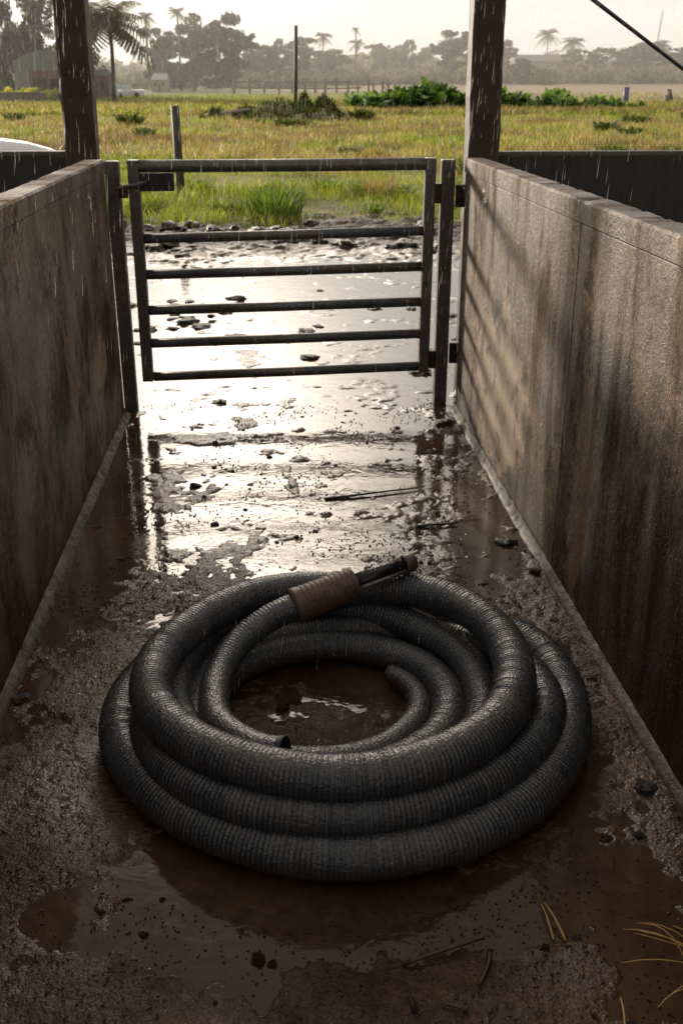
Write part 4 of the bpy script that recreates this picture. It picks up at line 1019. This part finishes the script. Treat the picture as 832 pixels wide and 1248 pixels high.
# ------------------------------------------------------------------ rain haze over the far field
hb = bpy.data.materials.new('rain_haze'); hb.use_nodes = True; ht = hb.node_tree; ht.nodes.clear()
ho_ = ht.nodes.new('ShaderNodeOutputMaterial'); hv = ht.nodes.new('ShaderNodeVolumeScatter')
hv.inputs['Color'].default_value = (1.0, .985, .97, 1); hv.inputs['Density'].default_value = .0018; hv.inputs['Anisotropy'].default_value = .35
ht.links.new(hv.outputs[0], ho_.inputs['Volume'])
tag(box_obj('rain_haze', (-260, 260, 88, 420, -6, 26), hb, None, 0), kind='stuff')

# ------------------------------------------------------------------ buildings and far clutter
def shed():
    D_ = 116; x0, x1 = at(19, D_), at(98, D_); zb = float(gh(x0, D_)); w = x1 - x0
    t = empty('farm_shed', ((x0 + x1) / 2, D_, zb), 0, 'pale green arched tin shed with a dark open front, behind the left timber post', 'shed')
    bm = bmesh.new(); n = 16; hw = w / 2; hz_ = zat(76, D_) - zb; top = zat(61, D_) - zb
    def arc(k, y): 
        u = -1 + 2 * k / n; return (hw * u, y, hz_ + (top - hz_) * (1 - u * u))
    f_ = [bm.verts.new(arc(k, 0)) for k in range(n + 1)]; b_ = [bm.verts.new(arc(k, 9)) for k in range(n + 1)]
    for k in range(n): bm.faces.new((f_[k], f_[k + 1], b_[k + 1], b_[k]))
    link_mesh('roof', bm_mesh('roof', bm), M['tin'], t)
    bm = bmesh.new()                                        # front gable above the opening
    lo = [bm.verts.new((hw * (-1 + 2 * k / n), .05, zat(86, D_) - zb)) for k in range(n + 1)]; up = [bm.verts.new((*arc(k, .05)[:2], arc(k, 0)[2] - .03)) for k in range(n + 1)]
    for k in range(n): bm.faces.new((lo[k], lo[k + 1], up[k + 1], up[k]))
    link_mesh('gable', bm_mesh('gable', bm), M['tin'], t)
    for k in range(26): 
        xx = -hw + w * (k + .5) / 26; u = xx / hw; z1 = hz_ + (top - hz_) * (1 - u * u) - .1
        box_obj('corrugation', (xx - .05, xx + .05, -.03, .045, zat(85, D_) - zb, z1), M['tin'], t, 0)
    box_obj('side_wall', (-hw, -hw + 1.5, .02, 9, -.1, zat(86, D_) - zb), M['tin'], t, 0); box_obj('back_wall', (-hw + 1.5, hw, 8.8, 9, -.1, hz_), M['dark'], t, 0)
    box_obj('front_board', (-hw + 1.52, hw, .0, .12, zat(96, D_) - zb, zat(86.5, D_) - zb), M['red'], t, 0)
    for xx in (-hw + 1.6, .0, hw - .3): box_obj('prop', (xx - .12, xx + .12, .2, .4, -.1, zat(96, D_) - zb), M['farbark'], t, 0)
    box_obj('curtain_wall', (-hw + 3.4, hw - 1.2, 1.5, 1.7, -.1, zat(97, D_) - zb), M['dark'], t, 0)
shed()
def small_house(name, c0, c1, r_eave, r_top, D_, label, wall, roof, depth=8, hip=.18):
    x0, x1 = at(c0, D_), at(c1, D_); zb = float(gh((x0 + x1) / 2, D_)); t = empty(name, ((x0 + x1) / 2, D_, zb), 0, label, 'house')
    hw = (x1 - x0) / 2; ze = zat(r_eave, D_) - zb; zt = zat(r_top, D_) - zb
    box_obj('wall', (-hw * .94, hw * .94, .3, depth - .3, -.2, ze), wall, t, 0)
    bm = bmesh.new(); k = hw * (1 - hip)
    v = [bm.verts.new(p) for p in ((-hw, 0, ze + .01), (hw, 0, ze + .01), (hw, depth, ze + .01), (-hw, depth, ze + .01), (-k, depth / 2, zt), (k, depth / 2, zt))]
    for f in ((0, 1, 5, 4), (1, 2, 5), (2, 3, 4, 5), (3, 0, 4), (3, 2, 1, 0)): bm.faces.new([v[i] for i in f])
    link_mesh('roof', bm_mesh('roof', bm), roof, t)
    for xx in (-hw * .5, hw * .4): box_obj('window', (xx - hw * .1, xx + hw * .1, .22, .29, ze * .45, ze * .8), M['dark'], t, 0)
    box_obj('door', (-hw * .08, hw * .06, .22, .29, 0, ze * .7), M['dark'], t, 0)
    return t
small_house('farm_house', 624, 692, 74, 65, 232, 'hazy house with a long dark roof under the palm at the right', M['housew'], M['roofd'])
small_house('field_hut', 184, 205, 97, 89, 165, 'small pale hut with a light roof between the palm trunk and the trees', M['scuff'], M['tin'], 5)
small_house('red_stall', 103, 133, 92, 84, 117, 'small red brown stall just right of the left timber post', M['red'], M['dark'], 4)
# pale gap: a distant white wall between the trees at the right
small_house('white_store', 725, 748, 72, 66, 246, 'pale bluish store showing in the gap between the hazy trees', M['pale'], M['pale'], 6)
# block wall and banana bed on the left
box = box_obj('block_wall', (at(-30, 108), at(54, 108), 108, 108.4, -.2, zat(112.5, 108)), M['brick'], None, .02); tag(box, 'low grey block wall at the left edge in front of the green shed', 'wall')
bn = tuft_mesh(46, 2.1, 6.0, .85, 31, [(.20, .26, .03), (.50, .48, .04)], 1.0)
for i, (c, s_) in enumerate(((4, 1.0), (28, .95))):
    plant('banana_plant', bn, at(c, 112), 112, s_, ('yellow green banana clump at the left edge behind the block wall', 'second yellow green banana clump, nearer the shed opening')[i], 'plant', None, i * 2.0, .0)
def tiny_car(c, D_, col, label, rz):
    x = at(c, D_); t = empty('parked_car', (x, D_, float(gh(x, D_))), rz, label, 'car')
    bm = bmesh.new(); add_box(bm, -2.1, 2.1, -.85, .85, .35, .95, .15)
    r_ = bmesh.ops.create_cube(bm, size=1)
    for v in r_['verts']: v.co = Vector((v.co.x * (2.3 if v.co.z < 0 else 1.5) - .2, v.co.y * 1.5, 1.2 + v.co.z * .6))
    bmesh.ops.recalc_face_normals(bm, faces=bm.faces); link_mesh('body', bm_mesh('body', bm), col, t)
    for sx in (-1.3, 1.3):
        for sy in (-.8, .8): tube_obj('wheel', [(sx, sy - .1, .33), (sx, sy + .1, .33)], .33, M['tyre'], t, 12)
    for sy in (-.6, .6): box_obj('headlight', (2.08, 2.12, sy - .15, sy + .15, .6, .75), M['lamp'], t, 0)
tiny_car(115, 119, M['pale'], 'pale blue parked car beside the red stall', .4)
tiny_car(131, 122, M['pale'], 'bluish white parked car left of the near palm trunk', 1.2)
tiny_car(152, 126, M['white'], 'white parked car just right of the near palm trunk', .1)
# radio mast and overhead cable
stalk('radio_mast', [(at(795, 300), 300, 3), (at(795, 300), 300, zat(44, 300)), (at(797, 300), 300, zat(12, 300))], .35, M['wirem'], 'thin radio mast above the trees at the right', 'mast')
stalk('overhead_cable', [(.30, 7.0, 3.30), (1.2, 7, 2.66), (2.033, 7.0, 2.105), (2.672, 7.0, 1.70), (3.4, 7.0, 1.27), (5.2, 7.0, .35)], .017, M['cable'], 'black cable slanting down across the sky at the top right', 'cable')

# ------------------------------------------------------------------ white car beyond the left fence
def big_car(x, y, rz):
    t = empty('parked_car', (x, y, 0), rz, 'white parked car with its bonnet showing over the left black fence', 'car')
    # stations along the car: x, half width, z low, z shoulder, z top
    stn = [(2.12, .55, .42, .60, .66), (2.05, .70, .32, .66, .76), (1.85, .80, .26, .72, .88), (1.5, .85, .24, .78, .97), (1.1, .87, .24, .82, 1.02), (.75, .88, .24, .85, 1.05), (.3, .88, .24, .86, 1.04), (-.8, .88, .24, .88, 1.04), (-1.6, .87, .24, .90, 1.05), (-2.0, .82, .28, .88, 1.02), (-2.15, .72, .36, .80, .95)]
    bm = bmesh.new(); rings = []
    for sx, hw, z0, zs, zt in stn:
        pr = [(-hw * .92, z0), (-hw, z0 + .12), (-hw, zs), (-hw * .90, zt - .04), (-hw * .6, zt), (0, zt + .015), (hw * .6, zt), (hw * .90, zt - .04), (hw, zs), (hw, z0 + .12), (hw * .92, z0)]
        rings.append([bm.verts.new((sx, py, pz)) for py, pz in pr])
    for a, b_ in zip(rings, rings[1:]):
        for k in range(11): bm.faces.new((a[k], a[(k + 1) % 11], b_[(k + 1) % 11], b_[k])).smooth = True
    bm.faces.new(rings[0]); bm.faces.new(rings[-1][::-1]); bmesh.ops.recalc_face_normals(bm, faces=bm.faces)
    link_mesh('body', bm_mesh('body', bm), M['white'], t)
    bm = bmesh.new(); rings = []
    for sx, hw, z in ((.62, .74, 1.055), (-.05, .66, 1.40), (-1.0, .64, 1.44), (-1.75, .62, 1.30), (-2.02, .68, 1.03)):
        rings.append([bm.verts.new((sx, s * hw, z)) for s in (-1, -.5, .5, 1)])
    for a, b_ in zip(rings, rings[1:]):
        for k in range(3): bm.faces.new((a[k], a[k + 1], b_[k + 1], b_[k])).smooth = True
    bmesh.ops.recalc_face_normals(bm, faces=bm.faces)
    rf = bm_mesh('roof', bm); link_mesh('roof', rf, M['white'], t)
    for s in (-1, 1):
        bm = bmesh.new(); pr = [(.60, .80, 1.03), (-.06, .665, 1.385), (-1.0, .645, 1.425), (-1.72, .625, 1.285), (-1.98, .78, 1.03)]
        bm.faces.new([bm.verts.new((a, s * b_, c)) for a, b_, c in pr]); link_mesh('side_window', bm_mesh('side_window', bm), M['glass'], t)
        m_ = bmesh.new(); add_box(m_, .52, .70, min(s * .86, s * 1.06), max(s * .86, s * 1.06), 1.02, 1.16, .035); bmesh.ops.recalc_face_normals(m_, faces=m_.faces); link_mesh('wing_mirror', bm_mesh('wing_mirror', m_), M['white'], t)
        box_obj('headlight', (1.93, 2.08, min(s * .45, s * .70), max(s * .45, s * .70), .64, .76), M['lamp'], t, .02)
        for sx in (-1.35, 1.35):
            w = tube_obj('wheel', [(sx, s * .70, .32), (sx, s * .895, .32)], .32, M['tyre'], t, 20)
            tube_obj('rim', [(sx, s * .89, .32), (sx, s * .902, .32)], .20, M['rim'], w, 16)
    bm = bmesh.new(); bm.faces.new([bm.verts.new(p) for p in ((.615, -.66, 1.068), (.615, .66, 1.068), (-.02, .6, 1.398), (-.02, -.6, 1.398))]); link_mesh('windscreen', bm_mesh('windscreen', bm), M['glass'], t)
big_car(-4.55, 13.3, R(38))
